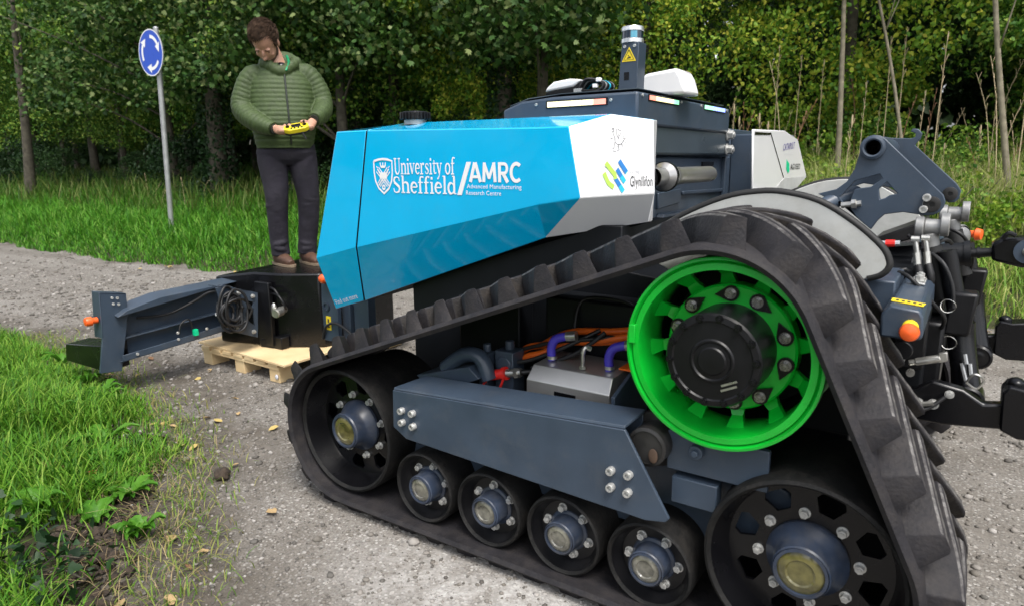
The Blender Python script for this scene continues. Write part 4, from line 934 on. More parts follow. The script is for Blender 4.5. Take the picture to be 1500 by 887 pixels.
# stainless inverter housing with hoses
g = G(); ys = .16
g.add([(-.085, ys, .60), (.25, ys, .615), (.25, ys, .688), (-.085, ys, .688), (-.075, ys + .035, .738), (.245, ys + .035, .740), (-.06, ys + .20, .752), (.26, ys + .20, .756), (-.06, ys + .2, .60), (.26, ys + .2, .615)],
      [(0, 1, 2, 3), (3, 2, 5, 4), (4, 5, 7, 6), (1, 9, 7, 5, 2), (0, 3, 4, 6, 8), (8, 6, 7, 9), (0, 8, 9, 1)])
inv = part('inverter_housing', g, M['brushed'], bot, 25, .003)
g = G(); g.box((.035, ys - .004, .628), (.12, ys + .01, .664)); part('recess', g, M['black'], inv)
for px in (-.032, .203):
    g = G(); g.tube([(px, .255, .745), (px - .004, .255, .79), (px + .012, .26, .825), (px + .055, .27, .84)], .0165, 12, smooth=5); h = part('coolant_hose', g, M['violet'], inv, 40)
    g = G(); g.cyl((px, .255, .750), (px, .255, .762), .0195, seg=16); part('hose_clip', g, M['steel'], h, 30)
    g = G(); g.cyl((px + .052, .27, .839), (px + .09, .275, .845), .0185, seg=12); part('hose_end', g, M['steel'], h, 30)
g = G(); g.cyl((.115, .22, .745), (.115, .22, .80), .007, seg=8); g.cyl((.115, .22, .745), (.115, .22, .756), .013, seg=6); g.tube([(.115, .22, .80), (.12, .225, .822), (.135, .24, .815)], .009, 8, smooth=3); part('breather', g, M['steel'], inv, 30)
g = G(); g.box((.245, .24, .758), (.30, .33, .764)); part('sticker', g, M['orange'], inv)
g = G(); g.prism([(.275, .12, .56), (.275, .40, .56), (.275, .40, .80), (.275, .12, .70)], (.014, 0, 0)); part('divider', g, M['slate'], bot, 30, .002)
oc = [[(-.20, .3, .55), (-.21, .3, .67), (-.18, .3, .72), (-.10, .3, .75), (0, .32, .80), (.10, .32, .82), (.2, .33, .845), (.36, .36, .88)], [(-.23, .33, .55), (-.235, .33, .69), (-.19, .33, .75), (-.09, .34, .775), (0, .34, .80), (.10, .34, .812), (.2, .35, .83), (.36, .38, .86)],
      [(-.14, .36, .76), (-.06, .36, .81), (.02, .36, .838), (.18, .36, .86), (.35, .4, .89)]]
for c in oc: g = G(); g.tube(c, .0135, 9, smooth=5); part('power_cable', g, M['orange'], bot, 60)
for c in ([(-.27, .24, .70), (-.15, .26, .72), (0, .28, .79), (.12, .34, .86)], [(-.25, .30, .73), (-.05, .30, .80), (.1, .31, .83), (.3, .35, .87)], [(0, .36, .82), (.0, .40, .93), (.06, .42, .96), (.2, .42, .95), (.25, .42, .88)], [(-.12, .25, .70), (.05, .27, .775), (.16, .30, .865)]):
    g = G(); g.tube(c, .008, 7, smooth=5); part('black_hose', g, M['hose'], bot, 60)
g = G(); g.cyl((-.275, .19, .66), (-.215, .20, .675), .020, seg=14); g.cyl((-.215, .20, .675), (-.20, .20, .679), .026, seg=14)
rp = part('plug', g, M['red'], bot, 30)
g = G(); g.tube([(-.27, .19, .655), (-.295, .18, .625), (-.30, .18, .59)], .005, 6, smooth=4); g.tube([(-.205, .19, .67), (-.215, .18, .63), (-.245, .18, .595)], .005, 6, smooth=4); part('lanyard', g, M['red'], rp, 60)
g = G(); g.cyl((-.20, .20, .679), (-.14, .21, .69), .016, seg=12); g.cyl((-.165, .205, .684), (-.15, .207, .687), .021, seg=6); part('coupling', g, M['steel'], rp, 30)
g = G(); g.tube([(-.14, .21, .69), (-.08, .25, .70), (0, .30, .74)], .010, 8, smooth=3); part('lead', g, M['hose'], rp, 60)

# ---- chassis between the tracks
g = G(); g.prism([(-.99, .55, .45), (-.99, .55, 1.0), (-.2, .55, 1.22), (.10, .55, 1.22), (.10, .55, 1.05), (.9, .55, .95), (.95, .55, .45)], (0, 1.37, 0))
chas = part('chassis', g, M['dark'], bot, 30, .005)
g = G(); g.box((-.15, .40, .62), (.98, .55, .95)); g.box((-.62, .44, .45), (-.3, .55, .9)); part('side_casting', g, M['dark'], chas, 30, .008)
g = G(); g.box((-1.85, .85, .86), (-.95, 1.65, .98)); part('front_member', g, M['dark'], chas, 30, .005)
# front hitch legs that show under the nose
g = G(); g.prism([(-1.895, .75, .80), (-1.80, .75, .85), (-1.77, .75, .64), (-1.775, .75, .44), (-1.90, .75, .44), (-1.905, .75, .68)], (0, .03, 0)); leg = part('front_bracket', g, M['slate'], bot, 30, .004)
g = G(); g.lathe([(.026, -.002), (.026, -.008), (.019, -.008), (.019, .01), (0, .01)], (-1.86, .75, .645), seg=24); part('eye', g, M['navy'], leg, 30)
g = G(); g.box((-1.872, .7485, .508), (-1.832, .75, .59)); lb = part('warning_label', g, M['yellow'], leg)
g = G(); g.box((-1.862, .7475, .522), (-1.842, .7485, .532)); g.box((-1.860, .7475, .552), (-1.846, .7485, .574)); part('label_print', g, M['rust'], lb)
g = G(); g.prism([(-1.79, .80, .44), (-1.79, .80, .74), (-1.70, .78, .74), (-1.70, .78, .44)], (0, .05, 0)); g.prism([(-1.69, .80, .44), (-1.69, .80, .74), (-1.57, .80, .74), (-1.57, .80, .44)], (0, .06, 0)); part('front_bracket', g, M['slate'], bot, 30, .004)
g = G(); g.tube([(-1.90, .74, .45), (-1.86, .735, .53), (-1.78, .735, .56), (-1.68, .735, .53), (-1.60, .74, .47)], .008, 8, smooth=5); part('black_hose', g, M['hose'], bot, 60)
g = G(); g.lathe([(.0, -.06), (.022, -.056), (.027, -.045), (.027, -.028), (.018, -.02), (.016, .03)], (-1.80, .72, .815), axis=(1, 0, 0), seg=20); part('stop_button', g, M['estop'], bot, 30)

# ---- near side pod: blue side, white tail
A_, Bc = T['pod_top'], T['pod_crease']
pt = dict(tf=(-1.291, .40, 1.607), tg=(-1.097, .40, 1.607), tr=(-.194, .40, 1.588), tw=(-.052, .40, 1.588),
          cf=(-1.498, .40, .999), cg=(-1.207, .40, 1.073), cr=(-.188, .40, 1.301), cw=(-.001, .40, 1.331),
          bf=(-1.492, .50, .722), bg=(-1.279, .50, .789), br=(-.209, .50, 1.164),
          rf=(-1.36, .54, 1.622), rg=(-1.0, .54, 1.640), rr=(.050, .54, 1.634), ri=(.182, .62, 1.612), wi=(.200, .62, 1.345), bi=(.177, .62, 1.233))
def gap(a, b, d=.003): a, b = Vector(a), Vector(b); return tuple(a + (b - a).normalized() * d)
inn = lambda p: (p[0], .66, p[2])
g = G()
tg2, cg2, bg2 = (pt['tg'][0] + .007, .40, pt['tg'][2]), (pt['cg'][0] + .007, .40, pt['cg'][2]), (pt['bg'][0] + .007, .50, pt['bg'][2])
rg2 = (-1.0, .54, 1.640)
K = ['tr', 'tw', 'cr', 'cw', 'br', 'rr', 'ri', 'wi', 'bi']; names = {}
vs = [tg2, cg2, bg2, rg2] + [pt[k] for k in K] + [inn(rg2), (.182, .66, 1.612), (.177, .66, 1.233), inn(bg2), (-1.08, .66, 1.63)]
I = {k: 4 + i for i, k in enumerate(K)}; TG, CG, BG, RG = 0, 1, 2, 3; IR, II, IB, IG, IT = 13, 14, 15, 16, 17
cyanf = [(TG, I['tr'], I['cr'], CG), (CG, I['cr'], I['br'], BG), (I['tr'], I['tw'], I['cw'], I['cr']), (I['cr'], I['cw'], I['br']), (TG, RG, I['rr'], I['tw'], I['tr']), (RG, IR, II, I['ri'], I['rr']), (IR, IT, IG, IB, II)]
whitef = [(I['tw'], I['rr'], I['ri'], I['wi'], I['cw']), (I['cw'], I['wi'], I['bi'], I['br']), (I['ri'], II, IB, I['bi'], I['wi'])]
botf = [(BG, I['br'], I['bi'], IB, IG)]
g.add(vs, cyanf, 0); o_ = len(g.f); g.f += whitef; g.m += [1] * len(whitef); g.f += botf + [(TG, CG, BG, IG, IT, IR, RG)]; g.m += [2, 2]  # slot face toward the nose is blackened to put shade in the panel gap
pod = part('side_pod', g, [M['cyan'], M['white'], M['dark']], bot, 5, .004, label='glossy blue side pod with white tail')
g = G(); vf = [pt['tf'], (pt['tg'][0] - .0, .40, pt['tg'][2]), pt['cg'], pt['cf'], pt['bf'], pt['bg'], (-1.36, .54, 1.618), (-1.007, .54, 1.638)]
vi = [(-1.36, .66, 1.618), (-1.007, .66, 1.638), (-1.5, .66, .999), (-1.48, .66, .722), (-1.28, .66, .789)]
g.add(vf + vi, [(0, 1, 2, 3), (3, 2, 5, 4), (0, 6, 7, 1), (6, 8, 9, 7), (0, 3, 10, 8, 6), (3, 4, 11, 10), (4, 5, 12, 11), (8, 10, 11, 12, 9)]); g.f.append((1, 7, 9, 12, 5, 2)); g.m.append(1)  # back face blackened too, as shade in the open gap
nose = part('nose_panel', g, [M['cyan'], M['dark']], pod, 5, .004)
# filler cap on the shoulder
g = G(); cc = Vector((-.925, .54, 1.640)); g.lathe([(.050, -.01), (.050, .012), (.046, .012)], cc, (0, 0, 1), 32, 1); 
for k in range(24):
    a0 = 2 * PI * k / 24; a1 = 2 * PI * (k + .62) / 24; P = [cc + Vector((r * math.cos(a), r * math.sin(a), .013)) for r, a in ((.058, a0), (.070, a0 + .02), (.070, a1 - .02), (.058, a1))]; g.prism(P, (0, 0, .030))
g.lathe([(.062, .012), (.062, .042), (.055, .047), (.03, .046), (.028, .050), (0, .050)], cc, (0, 0, 1), 32)
part('filler_cap', g, [M['satin'], M['galv']], pod, 30, .001)
# lettering on the side plane
YL = .40 - .0022
pl = lambda x, z: (lambda a, b, l: (x + a, YL - l, z + b))
g = G(); s1, s2 = 'University of', 'Sheffield'; k1 = .345 / serif_len(s1); k2 = .365 / serif_len(s2)
serif_text(g, s1, lambda a, b, l: (-.933 + a * k1, YL - l, 1.414 + b * .098 + a * k1 * .0))
serif_text(g, s2, lambda a, b, l: (-.946 + a * k2, YL - l, 1.333 + b * .102))
part('lettering', g, M['decal'], pod, None)
g = G(); g.add([(-.579, YL, 1.330), (-.555, YL, 1.330), (-.503, YL, 1.464), (-.527, YL, 1.464)], [(0, 1, 2, 3)]); part('slash_mark', g, M['decal'], pod, None)
g = G(); ap = lambda ox: (lambda a, b, l: (-.515 + (ox + a) * .0745, YL - l, 1.384 + b * .0775))
q = ap(0); stroke(g, [(.09, 0), (.40, 1)], .20, q); stroke(g, [(.44, 1), (.78, 0)], .20, q); stroke(g, [(.22, .27), (.66, .27)], .15, q); stroke(g, [(.32, .96), (.52, .96)], .09, q)
q = ap(.90); stroke(g, [(.10, 0), (.16, 1)], .19, q); stroke(g, [(.16, .93), (.47, .18)], .17, q); stroke(g, [(.45, .18), (.78, .93)], .17, q); stroke(g, [(.78, 1), (.86, 0)], .19, q)
q = ap(1.93); stroke(g, [(.12, 0), (.12, 1)], .19, q); stroke(g, [(.10, .925), (.42, .925)] + arc(.42, .69, .18, .235, 80, -80, 10) + [(.42, .455), (.10, .455)], .16, q); stroke(g, [(.34, .46), (.64, 0)], .20, q)
q = ap(2.66); stroke(g, arc(.46, .5, .33, .43, 48, 312, 22), .18, q)
part('lettering', g, M['decal'], pod, None)
letters('lettering', 'Advanced Manufacturing', (-.527, YL, 1.353), (1, 0, 0), (0, 0, 1), .268, .0225, M['decal'], pod, 0)
letters('lettering', 'Research Centre', (-.532, YL, 1.332), (1, 0, 0), (0, 0, 1), .176, .0175, M['decal'], pod, 0)
# crest: shield outline, crown, open book, crossed sheaves, rose
g = G(); cp = lambda a, b, l: (-1.000 + a * .056, YL - l, 1.405 + b * .075)
sh = [(-1, .88), (-.5, .97), (0, 1.0), (.5, .97), (1, .88), (1, .2), (.88, -.3), (.55, -.72), (0, -1.02), (-.55, -.72), (-.88, -.3), (-1, .2), (-1, .88)]
stroke(g, sh, .13, cp)
stroke(g, [(-.24, .55), (.24, .55)], .14, cp)
for a in (-.24, 0, .24): stroke(g, [(a, .56), (a * 1.25, .80)], .10, cp)
stroke(g, [(-.40, .05), (.40, .05)], .34, cp)
for sg in (1, -1):
    stroke(g, [(-.62 * sg, .42), (.55 * sg, -.55)], .10, cp); stroke(g, [(-.48 * sg, .52), (.64 * sg, -.42)], .07, cp); stroke(g, [(-.74 * sg, .26), (.40 * sg, -.62)], .07, cp)
    for q in range(3): stroke(g, [(-.72 * sg + .1 * sg * q, .48 - .16 * q + .1), (-.58 * sg + .1 * sg * q, .38 - .16 * q + .1)], .06, cp)
stroke(g, arc(0, -.66, .14, .11, 0, 360, 14), .11, cp)
part('crest', g, M['decal'], pod, None)
# 'Find out more' on the lower nose facet
a, b, c = Vector(pt['cf']), Vector(pt['cg']), Vector(pt['bf']); d_ = Vector(pt['bg']); Xn = (d_ - c).normalized(); nn = Xn.cross((a - c)).normalized(); Yn = nn.cross(Xn).normalized()
if nn.y > 0: nn = -nn
Yn = Xn.cross(nn).normalized() * -1
if Yn.z < 0: Yn = -Yn
letters('lettering', 'Find out more', c + Xn * .030 + Yn * .022 + nn * .0025, Xn, Yn, .170, .028, M['decal'], nose, .004)
# white tail: dragon emblem, pale print, zigzag mark and name
wt, wr, wc = Vector(pt['tw']), Vector(pt['ri']), Vector(pt['wi']); w0 = Vector(pt['cw']); Xw = (wc - w0); Xw.z = 0; Xw.normalize(); nw = Xw.cross(Vector((0, 0, 1))).normalized()
nw = (wc - w0).cross(wr - wc).normalized(); nw = nw if nw.y < 0 else -nw
Yw = nw.cross(Xw); Yw = Yw if Yw.z > 0 else -Yw; Yw = (Yw - Xw * Yw.dot(Xw)).normalized()
Wd = (wc - w0).length
def wp(px, py):            # point on the tail from fractions measured on the panel
    base = w0.lerp(wc, px); top = wt.lerp(wr, px); return base.lerp(top, py) + nw * .003
letters('lettering', 'Glynllifon', wp(.66, .06), Xw, Yw, .090, .052, M['black_decal'], pod, .002)
letters('lettering', 'Coleg', wp(.66, .285), Xw, Yw, .040, .016, M['grey_decal'], pod, 0)
letters('lettering', 'Llywodraeth Cymru', wp(.47, .49), Xw, Yw, .085, .018, M['grey_decal'], pod, 0)
letters('lettering', 'Welsh Government', wp(.475, .43), Xw, Yw, .085, .016, M['grey_decal'], pod, 0)
def wplace(px, py, s, sy=None):
    o = wp(px, py); sy = sy or s
    return lambda a, b, l: tuple(o + Xw * a * s + Yw * b * sy + nw * l)
q = wplace(.33, .06, .088, .115)
for (P, mm) in (([(.02, .92), (.42, .55), (.46, .40)], 'lime'), ([(-.06, .60), (.14, .28), (.38, .14)], 'lime'), ([(.62, .98), (.94, .62)], 'royal'), ([(.52, .72), (.86, .32)], 'royal'), ([(.44, .44), (.80, .02)], 'royal')):
    g = G(); stroke(g, P, .16, q); part('zigzag_mark', g, M[mm], pod, None)
for P in ([(.80, .78), (.96, .60)], [(.72, .48), (.88, .30)], [(.66, .18), (.82, .0)]):
    g = G(); stroke(g, P, .17, q); part('zigzag_mark', g, M['aqua'], pod, None)
q = wplace(.46, .58, .062, .092); g = G()
for P, w in (([(.0, .95), (.14, .98), (.1, .84)], .09), ([(.05, .88), (.2, .62), (.22, .45), (.4, .35), (.62, .38)], .05), ([(.3, .98), (.34, .72), (.48, .55)], .05), ([(.38, .95), (.62, .88), (.5, .68)], .06), ([(.42, .9), (.46, .6)], .035), ([(.62, .38), (.82, .55), (.74, .72)], .045), ([(.74, .60), (.95, .58), (.9, .42), (.98, .3)], .035), ([(.22, .45), (.16, .22), (.05, .18)], .045), ([(.42, .36), (.5, .16), (.36, .1)], .05), ([(.66, .38), (.78, .16), (.66, .1)], .05), ([(.08, .6), (-.06, .58)], .04), ([(.1, .1), (.3, .1)], .04)):
    stroke(g, P, w * .7, q)
part('dragon_emblem', g, M['grey_mark'], pod, None)

# ---- electronics box on top, with light bars
g = G(); zt = 1.728
side = [(-.525, .66, 1.60), (-.525, .66, 1.682), (-.43, .66, 1.712), (-.278, .66, 1.722), (.10, .66, 1.722), (.10, .66, 1.60)]
g.prism(side, (0, 1.165, 0)); ebox = part('electronics_box', g, M['slate'], bot, 20, .010)
g = G(); g.prism([(-.50, .675, 1.695), (-.42, .70, 1.722), (-.27, .72, 1.736), (.075, .72, 1.736), (.075, 1.80, 1.736), (-.27, 1.80, 1.736), (-.50, 1.80, 1.70)], (0, 0, .004)); part('lid', g, M['slate_light'], ebox, 20, .004)
def led(p0, d, n, L, h, nrm, kinds):
    X = Vector(d); N = Vector(nrm); g = G(); s = L / n
    fr = G(); a = Vector(p0) - X * .006 - Vector((0, 0, .004)); fr.prism([a, a + X * (L + .012), a + X * (L + .012) + Vector((0, 0, h + .008)), a + Vector((0, 0, h + .008))], N * .003); bar = part('light_bar', fr, M['black'], ebox)
    for k in range(n):
        g = G(); a = Vector(p0) + X * (s * k + .001) + N * .0032; g.prism([a, a + X * (s - .002), a + X * (s - .002) + Vector((0, 0, h)), a + Vector((0, 0, h))], N * .002); part('led', g, M[kinds[min(k * len(kinds) // n, len(kinds) - 1)]], bar)
led((-.30, .66, 1.681), (1, 0, 0), 5, .268, .021, (0, -1, 0), ['led_a', 'led_a', 'led_a', 'led_a', 'led_r'])
led((.10, .765, 1.697), (0, 1, 0), 5, .315, .017, (1, 0, 0), ['led_r', 'led_a', 'led_a', 'led_a', 'led_g'])
led((.10, 1.42, 1.699), (0, 1, 0), 5, .31, .018, (1, 0, 0), ['led_g', 'led_g', 'led_b', 'led_b', 'led_b'])
for x in (-.355, -.012): inst('bolt', B_SM, ebox, (x, .66, 1.695))
for y in (.70, 1.115, 1.375, 1.765): inst('bolt', B_SM, ebox, (.10, y, 1.710), (0, 0, PI / 2))
# lidar mast
g = G(); g.prism([(-.052, .80, 1.73), (.030, .80, 1.73), (.036, .80, 1.925), (-.038, .80, 1.925)], (0, .075, 0)); mast = part('sensor_mast', g, M['slate'], bot, 20, .003)
g = G(); g.box((-.024, .7985, 1.782), (-.003, .80, 1.812)); part('slot', g, M['black'], mast)
for x in (-.024, .018): inst('bolt', B_SM, mast, (x, .80, 1.910))
g = G(); g.prism([(-.005, .7985, 1.9075), (-.036, .7985, 1.8525), (.026, .7985, 1.8525)], (0, .0012, 0)); tr_ = part('warning_triangle', g, M['yellow'], mast)
g = G(); tp = lambda a, b, l: (-.005 + a, .7975 - l, 1.871 + b)
stroke(g, [(0, .026), (-.0225, -.0125), (.0225, -.0125), (0, .026)], .003, tp); stroke(g, [(-.008, -.006), (.009, -.003)], .004, tp); stroke(g, [(-.004, .006), (.007, -.007)], .003, tp); part('symbol', g, M['black_decal'], tr_, None)
lc = Vector((-.010, .838, 1.924)); g = G()
g.lathe([(.04, 0), (.046, .002), (.046, .016), (.0435, .018)], lc, (0, 0, 1), 40, 0); g.lathe([(.0435, .018), (.0435, .046)], lc, (0, 0, 1), 40, 1); g.lathe([(.0435, .046), (.046, .047), (.046, .057), (.042, .064), (0, .066)], lc, (0, 0, 1), 40, 0)
lid = part('lidar', g, [M['silver'], M['lidarglass']], mast, 30)
g = G(); a0 = math.radians(-75); P = [lc + Vector((.0439 * math.cos(a0 + q * .12), .0439 * math.sin(a0 + q * .12), .019)) for q in range(6)]
for q in range(5): g.add([P[q], P[q + 1], P[q + 1] + Vector((0, 0, .026)), P[q] + Vector((0, 0, .026))], [(0, 1, 2, 3)])
part('painted_glint', g, M['lidarglint'], lid, 60)  # lighter blue strip paints a glint onto the sensor glass
# white receiver cover behind the mast, and the open white camera cover with its wiring
g = G(); g.prism([(-.070, 1.02, 1.735), (-.064, 1.02, 1.79), (-.033, 1.02, 1.829), (.112, 1.02, 1.843), (.136, 1.02, 1.803), (.158, 1.02, 1.735)], (0, .17, 0)); part('receiver_cover', g, M['white'], bot, 20, .014)
g = G(); g.prism([(-.366, .74, 1.752), (-.352, .74, 1.772), (-.322, .74, 1.792), (-.246, .74, 1.799), (-.19, .74, 1.792), (-.225, .74, 1.766)], (0, .12, 0)); cw = part('camera_cover', g, M['white'], bot, 20, .008)
g = G(); g.prism([(-.362, .743, 1.740), (-.36, .743, 1.751), (-.226, .743, 1.765), (-.195, .743, 1.785), (-.19, .743, 1.740)], (0, .115, 0)); part('camera_body', g, M['satin'], cw, 25, .003)
g = G(); g.box((-.222, .738, 1.743), (-.185, .744, 1.757)); part('connector', g, M['silver'], cw)
for k in range(9):
    r = .02 + .002 * k; y = .745 + .012 * k; g = G(); zc = 1.765 + .002 * (k % 3)
    g.tube([(-.20, y, 1.755), (-.165, y - .01, 1.79 - .002 * k), (-.12, y, 1.785), (-.092, y + .005, 1.768), (-.11, y, 1.746), (-.16, y - .005, 1.745), (-.20, y, 1.75)], .0055, 6, smooth=4); part('wire', g, [M['hose'], M['hose'], M['galv'], M['hose'], M['hose'], M['aqua']][k % 6], cw, 60)
for p in ((-.12, .735, 1.785), (-.135, .735, 1.762)): g = G(); g.box((p[0], p[1], p[2] - .008), (p[0] + .02, p[1] + .02, p[2] + .008)); part('connector', g, M['decal'], cw, None, .003)

# ---- rear of the body
g = G(); g.box((-.60, .66, 1.485), (.088, 1.90, 1.607)); bonnet = part('rear_bonnet', g, M['slate_light'], bot, 20, .012)
for z in (1.592, 1.516): inst('bolt', B_BIG, bonnet, (.090, 1.84, z), (0, 0, PI / 2), 1.9)
g = G(); g.box((.0885, .800, 1.505), (.0905, .838, 1.592)); lb = part('warning_label', g, M['yellow'], bonnet)
g = G(); g.box((.0905, .812, 1.515), (.0912, .828, 1.535)); g.box((.0905, .814, 1.555), (.0912, .824, 1.58)); part('label_print', g, M['black_decal'], lb)
g = G(); g.box((-.60, .68, 1.05), (.055, 1.93, 1.478)); eng = part('engine_cover', g, M['slate'], bot, 20, .01)
g = G(); g.prism([(.056, .95, 1.17), (.056, 1.90, 1.17), (.056, 1.90, 1.225), (.056, 1.0, 1.235)], (.035, 0, 0)); g.prism([(.056, 1.28, 1.305), (.056, 1.90, 1.293), (.056, 1.90, 1.312), (.056, 1.28, 1.322)], (.012, 0, 0)); g.prism([(.056, .98, 1.255), (.056, 1.25, 1.27), (.056, 1.25, 1.335), (.056, .98, 1.325)], (.012, 0, 0)); part('vent_panel', g, M['slate'], eng, 25, .004)
for k in range(4): g = G(); g.box((.056, 1.06, 1.18 + .014 * k), (.078, 1.86, 1.186 + .014 * k)); part('slat', g, M['dark'], eng)
g = G(); g.box((.054, 1.55, 1.42), (.064, 1.72, 1.455)); part('recess', g, M['black'], eng)
g = G(); g.prism([(.05, 1.88, 1.48), (.05, 1.95, 1.48), (.05, 1.95, 1.30), (.12, 2.15, 1.15), (.05, 1.88, 1.15)], (.03, 0, 0)); g.box((-.5, 1.93, 1.0), (.08, 2.36, 1.627)); g.box((.08, 1.94, 1.27), (.317, 2.35, 1.597)); part('rear_column', g, M['slate'], bot, 20, .008)
# exhaust across the back
g = G(); g.lathe([(.036, -.06), (.036, .10)], (.17, .72, 1.40), seg=32); g.lathe([(.037, .08), (.048, .10), (.056, .112), (.056, .130), (.050, .137), (.049, .165), (.043, .175), (.040, .20)], (.17, .66, 1.40), seg=40)
ex = part('exhaust_flange', g, M['brushed'], bot, 25)
g = G(); g.lathe([(.041, .20), (.038, .22), (.0355, .26), (.037, .27), (.0355, .28), (.0355, .67), (.033, .685), (.029, .685), (.029, .6), (0, .6)], (.17, .66, 1.40), seg=36); part('exhaust_pipe', g, M['satinsteel'], ex, 25)
g = G(); g.lathe([(.057, .112), (.0595, .113), (.0595, .129), (.057, .130)], (.17, .66, 1.40), seg=40); part('clamp_band', g, M['black'], ex, 25)
g = G(); g.cyl((.17, .64, 1.40), (-.1, .80, 1.38), .036, seg=20); part('elbow', g, M['satin'], ex, 30)

# ---- far side pod
g = G(); X0, X1 = -.75, .33
fp = [(1.438, 1.600), (2.051, 1.613), (2.38, 1.575), (2.700, 1.363), (2.40, 1.290), (1.50, 1.284)]
g.prism([(X1, y, z) for y, z in fp], (-.012, 0, 0)); g.prism([(X1 - .012, y, z) for y, z in [(2.34, 1.58), (2.38, 1.575), (2.700, 1.363), (2.40, 1.290), (2.34, 1.29)]], (-.95, 0, 0))
far_pod = part('side_pod', g, M['white'], bot, 20, .006, label='white side pod on the far side')
g = G(); P = [Vector((X1 + .001, 1.738, 1.594)), Vector((X1 + .001, 2.083, 1.366))]; g.prism([P[0], P[0] + Vector((0, .012, 0)), P[1] + Vector((0, .012, 0)), P[1]], (.001, 0, 0)); g.prism([(X1 + .001, 1.46, 1.575), (X1 + .001, 1.745, 1.582), (X1 + .001, 1.75, 1.592), (X1 + .001, 1.46, 1.588)], (.001, 0, 0)); part('panel_gap', g, M['black'], far_pod)
g = G(); g.prism([(X1 + .0015, 2.10, 1.363), (X1 + .0015, 2.69, 1.360), (X1 + .0015, 2.40, 1.292), (X1 + .0015, 1.82, 1.288)], (.002, 0, 0)); part('lower_facet', g, M['fendergrey'], far_pod)
letters('lettering', 'CATAPULT', (X1 + .0015, 2.03, 1.507), (0, 1, .06), (0, .12, 1), .27, .036, M['blue_decal'], far_pod, .004)
letters('lettering', 'High Value Manufacturing', (X1 + .0015, 2.08, 1.485), (0, 1, .03), (0, .1, 1), .20, .008, M['grey_decal'], far_pod, 0)
letters('lettering', 'AGXEED', (X1 + .0015, 2.235, 1.406), (0, 1, 0), (0, .1, 1), .25, .032, M['black_decal'], far_pod, .004)
g = G(); g.prism([(X1 + .0005, 2.13, 1.462), (X1 + .0005, 2.20, 1.44), (X1 + .0005, 2.215, 1.40), (X1 + .0005, 2.19, 1.385), (X1 + .0005, 2.14, 1.41)], (.001, 0, 0)); part('leaf_mark', g, M['emerald'], far_pod)

# ---- mudguard over the drive wheel
fl = [(.18, 1.15), (.25, 1.20), (.365, 1.277), (.504, 1.339), (.614, 1.361), (.698, 1.360), (.801, 1.335), (.902, 1.275), (.981, 1.208), (1.006, 1.165), (1.004, 1.14), (.985, 1.12), (.954, 1.108)]
def smooth2(P, k=4):
    P = [Vector((a, b, 0)) for a, b in P]; Q = []
    for i in range(len(P) - 1):
        a = P[max(i - 1, 0)]; b = P[i]; c = P[i + 1]; d = P[min(i + 2, len(P) - 1)]
        for q in range(k): t = q / k; Q.append(.5 * ((2 * b) + (c - a) * t + (2 * a - 5 * b + 4 * c - d) * t * t + (3 * b - a - 3 * c + d) * t ** 3))
    return [(p.x, p.y) for p in Q] + [(P[-1].x, P[-1].y)]
fs_ = smooth2(fl); ring = [(x, .466, z) for x, z in fs_] + [(.80, .466, 1.02), (.45, .466, 1.02)]
g = G(); g.prism(ring, (0, .03, 0)); fen = part('mudguard', g, M['fendergrey'], bot, 25, .003); near.append(fen)
g = G(); g.tube([(x, .475, z) for x, z in fs_], .012, 8); part('rubber_edge', g, M['rubberedge'], fen, 60)

# ---- rear linkage
def circ(cx, cz, r, y, n=24): return [(cx + r * math.cos(2 * PI * k / n), y, cz + r * math.sin(2 * PI * k / n)) for k in range(n)]
yh = .95
P = [(a[0], yh, a[2]) for a in T['hplate']]
g = G(); g.plate(P, [circ(.880, 1.502, .026, yh), [(a[0], yh, a[2]) for a in T['hhole']], [(a[0], yh, a[2]) for a in T['hhole2']]], (0, .022, 0)); hp = part('hitch_plate', g, M['slate'], bot, 30, .003)
g = G(); g.lathe([(.027, .6), (.027, -.016), (.032, -.018), (.041, -.014), (.041, .0)], (.880, yh, 1.502), seg=32); g.lathe([(.040, .022), (.040, .50)], (.880, yh, 1.502), seg=32); part('cross_tube', g, M['slate'], hp, 30)
g = G(); g.lathe([(.026, .5), (.026, .05)], (.880, yh, 1.502), seg=24); part('tube_bore', g, M['black'], hp, 60)
def hinge(x, z, y, par):
    g = G(); g.lathe([(.027, 0), (.027, -.008), (.022, -.010), (.009, -.010), (.009, -.002), (0, -.002)], (x, y, z), seg=24); part('pivot_pin', g, M['grease'], par, 30)
hinge(1.079, 1.307, yh, hp)
inst('bolt', B_CAP, hp, (1.062, yh - .004, 1.330)); inst('bolt', B_CAP, hp, (1.056, yh - .004, 1.290)); 
g = G(); g.prism([(1.054, yh - .003, 1.336), (1.068, yh - .003, 1.336), (1.062, yh - .003, 1.284), (1.048, yh - .003, 1.284)], (0, .003, 0)); part('lock_plate', g, M['zincbolt'], hp, None, .001)
P2 = [(a[0], 1.45, a[2]) for a in T['hplate2']] + [(.99, 1.45, 1.33), (.80, 1.45, 1.36), (.72, 1.45, 1.33), (.74, 1.45, 1.38), (.80, 1.45, 1.50)]
g = G(); g.plate(P2, [], (0, .022, 0)); hp2 = part('hitch_plate', g, M['slate'], bot, 30, .003, label='far hitch plate with a curled hook at its top'); hinge(1.116, 1.322, 1.45, hp2)
g = G(); g.tube([(.70, .90, 1.27), (.78, .99, 1.32), (.825, 1.02, 1.335)], .030, 16); g.ell((.825, 1.02, 1.335), (.03, .03, .03), 0, 12, 8); part('hydraulic_tube', g, M['slate'], bot, 40)
g = G(); g.cyl((.795, .945, 1.296), (.86, .945, 1.305), .011, seg=10); g.cyl((.83, .94, 1.300), (.845, .94, 1.302), .018, seg=6); part('hose_fitting', g, M['steel'], bot, 30)
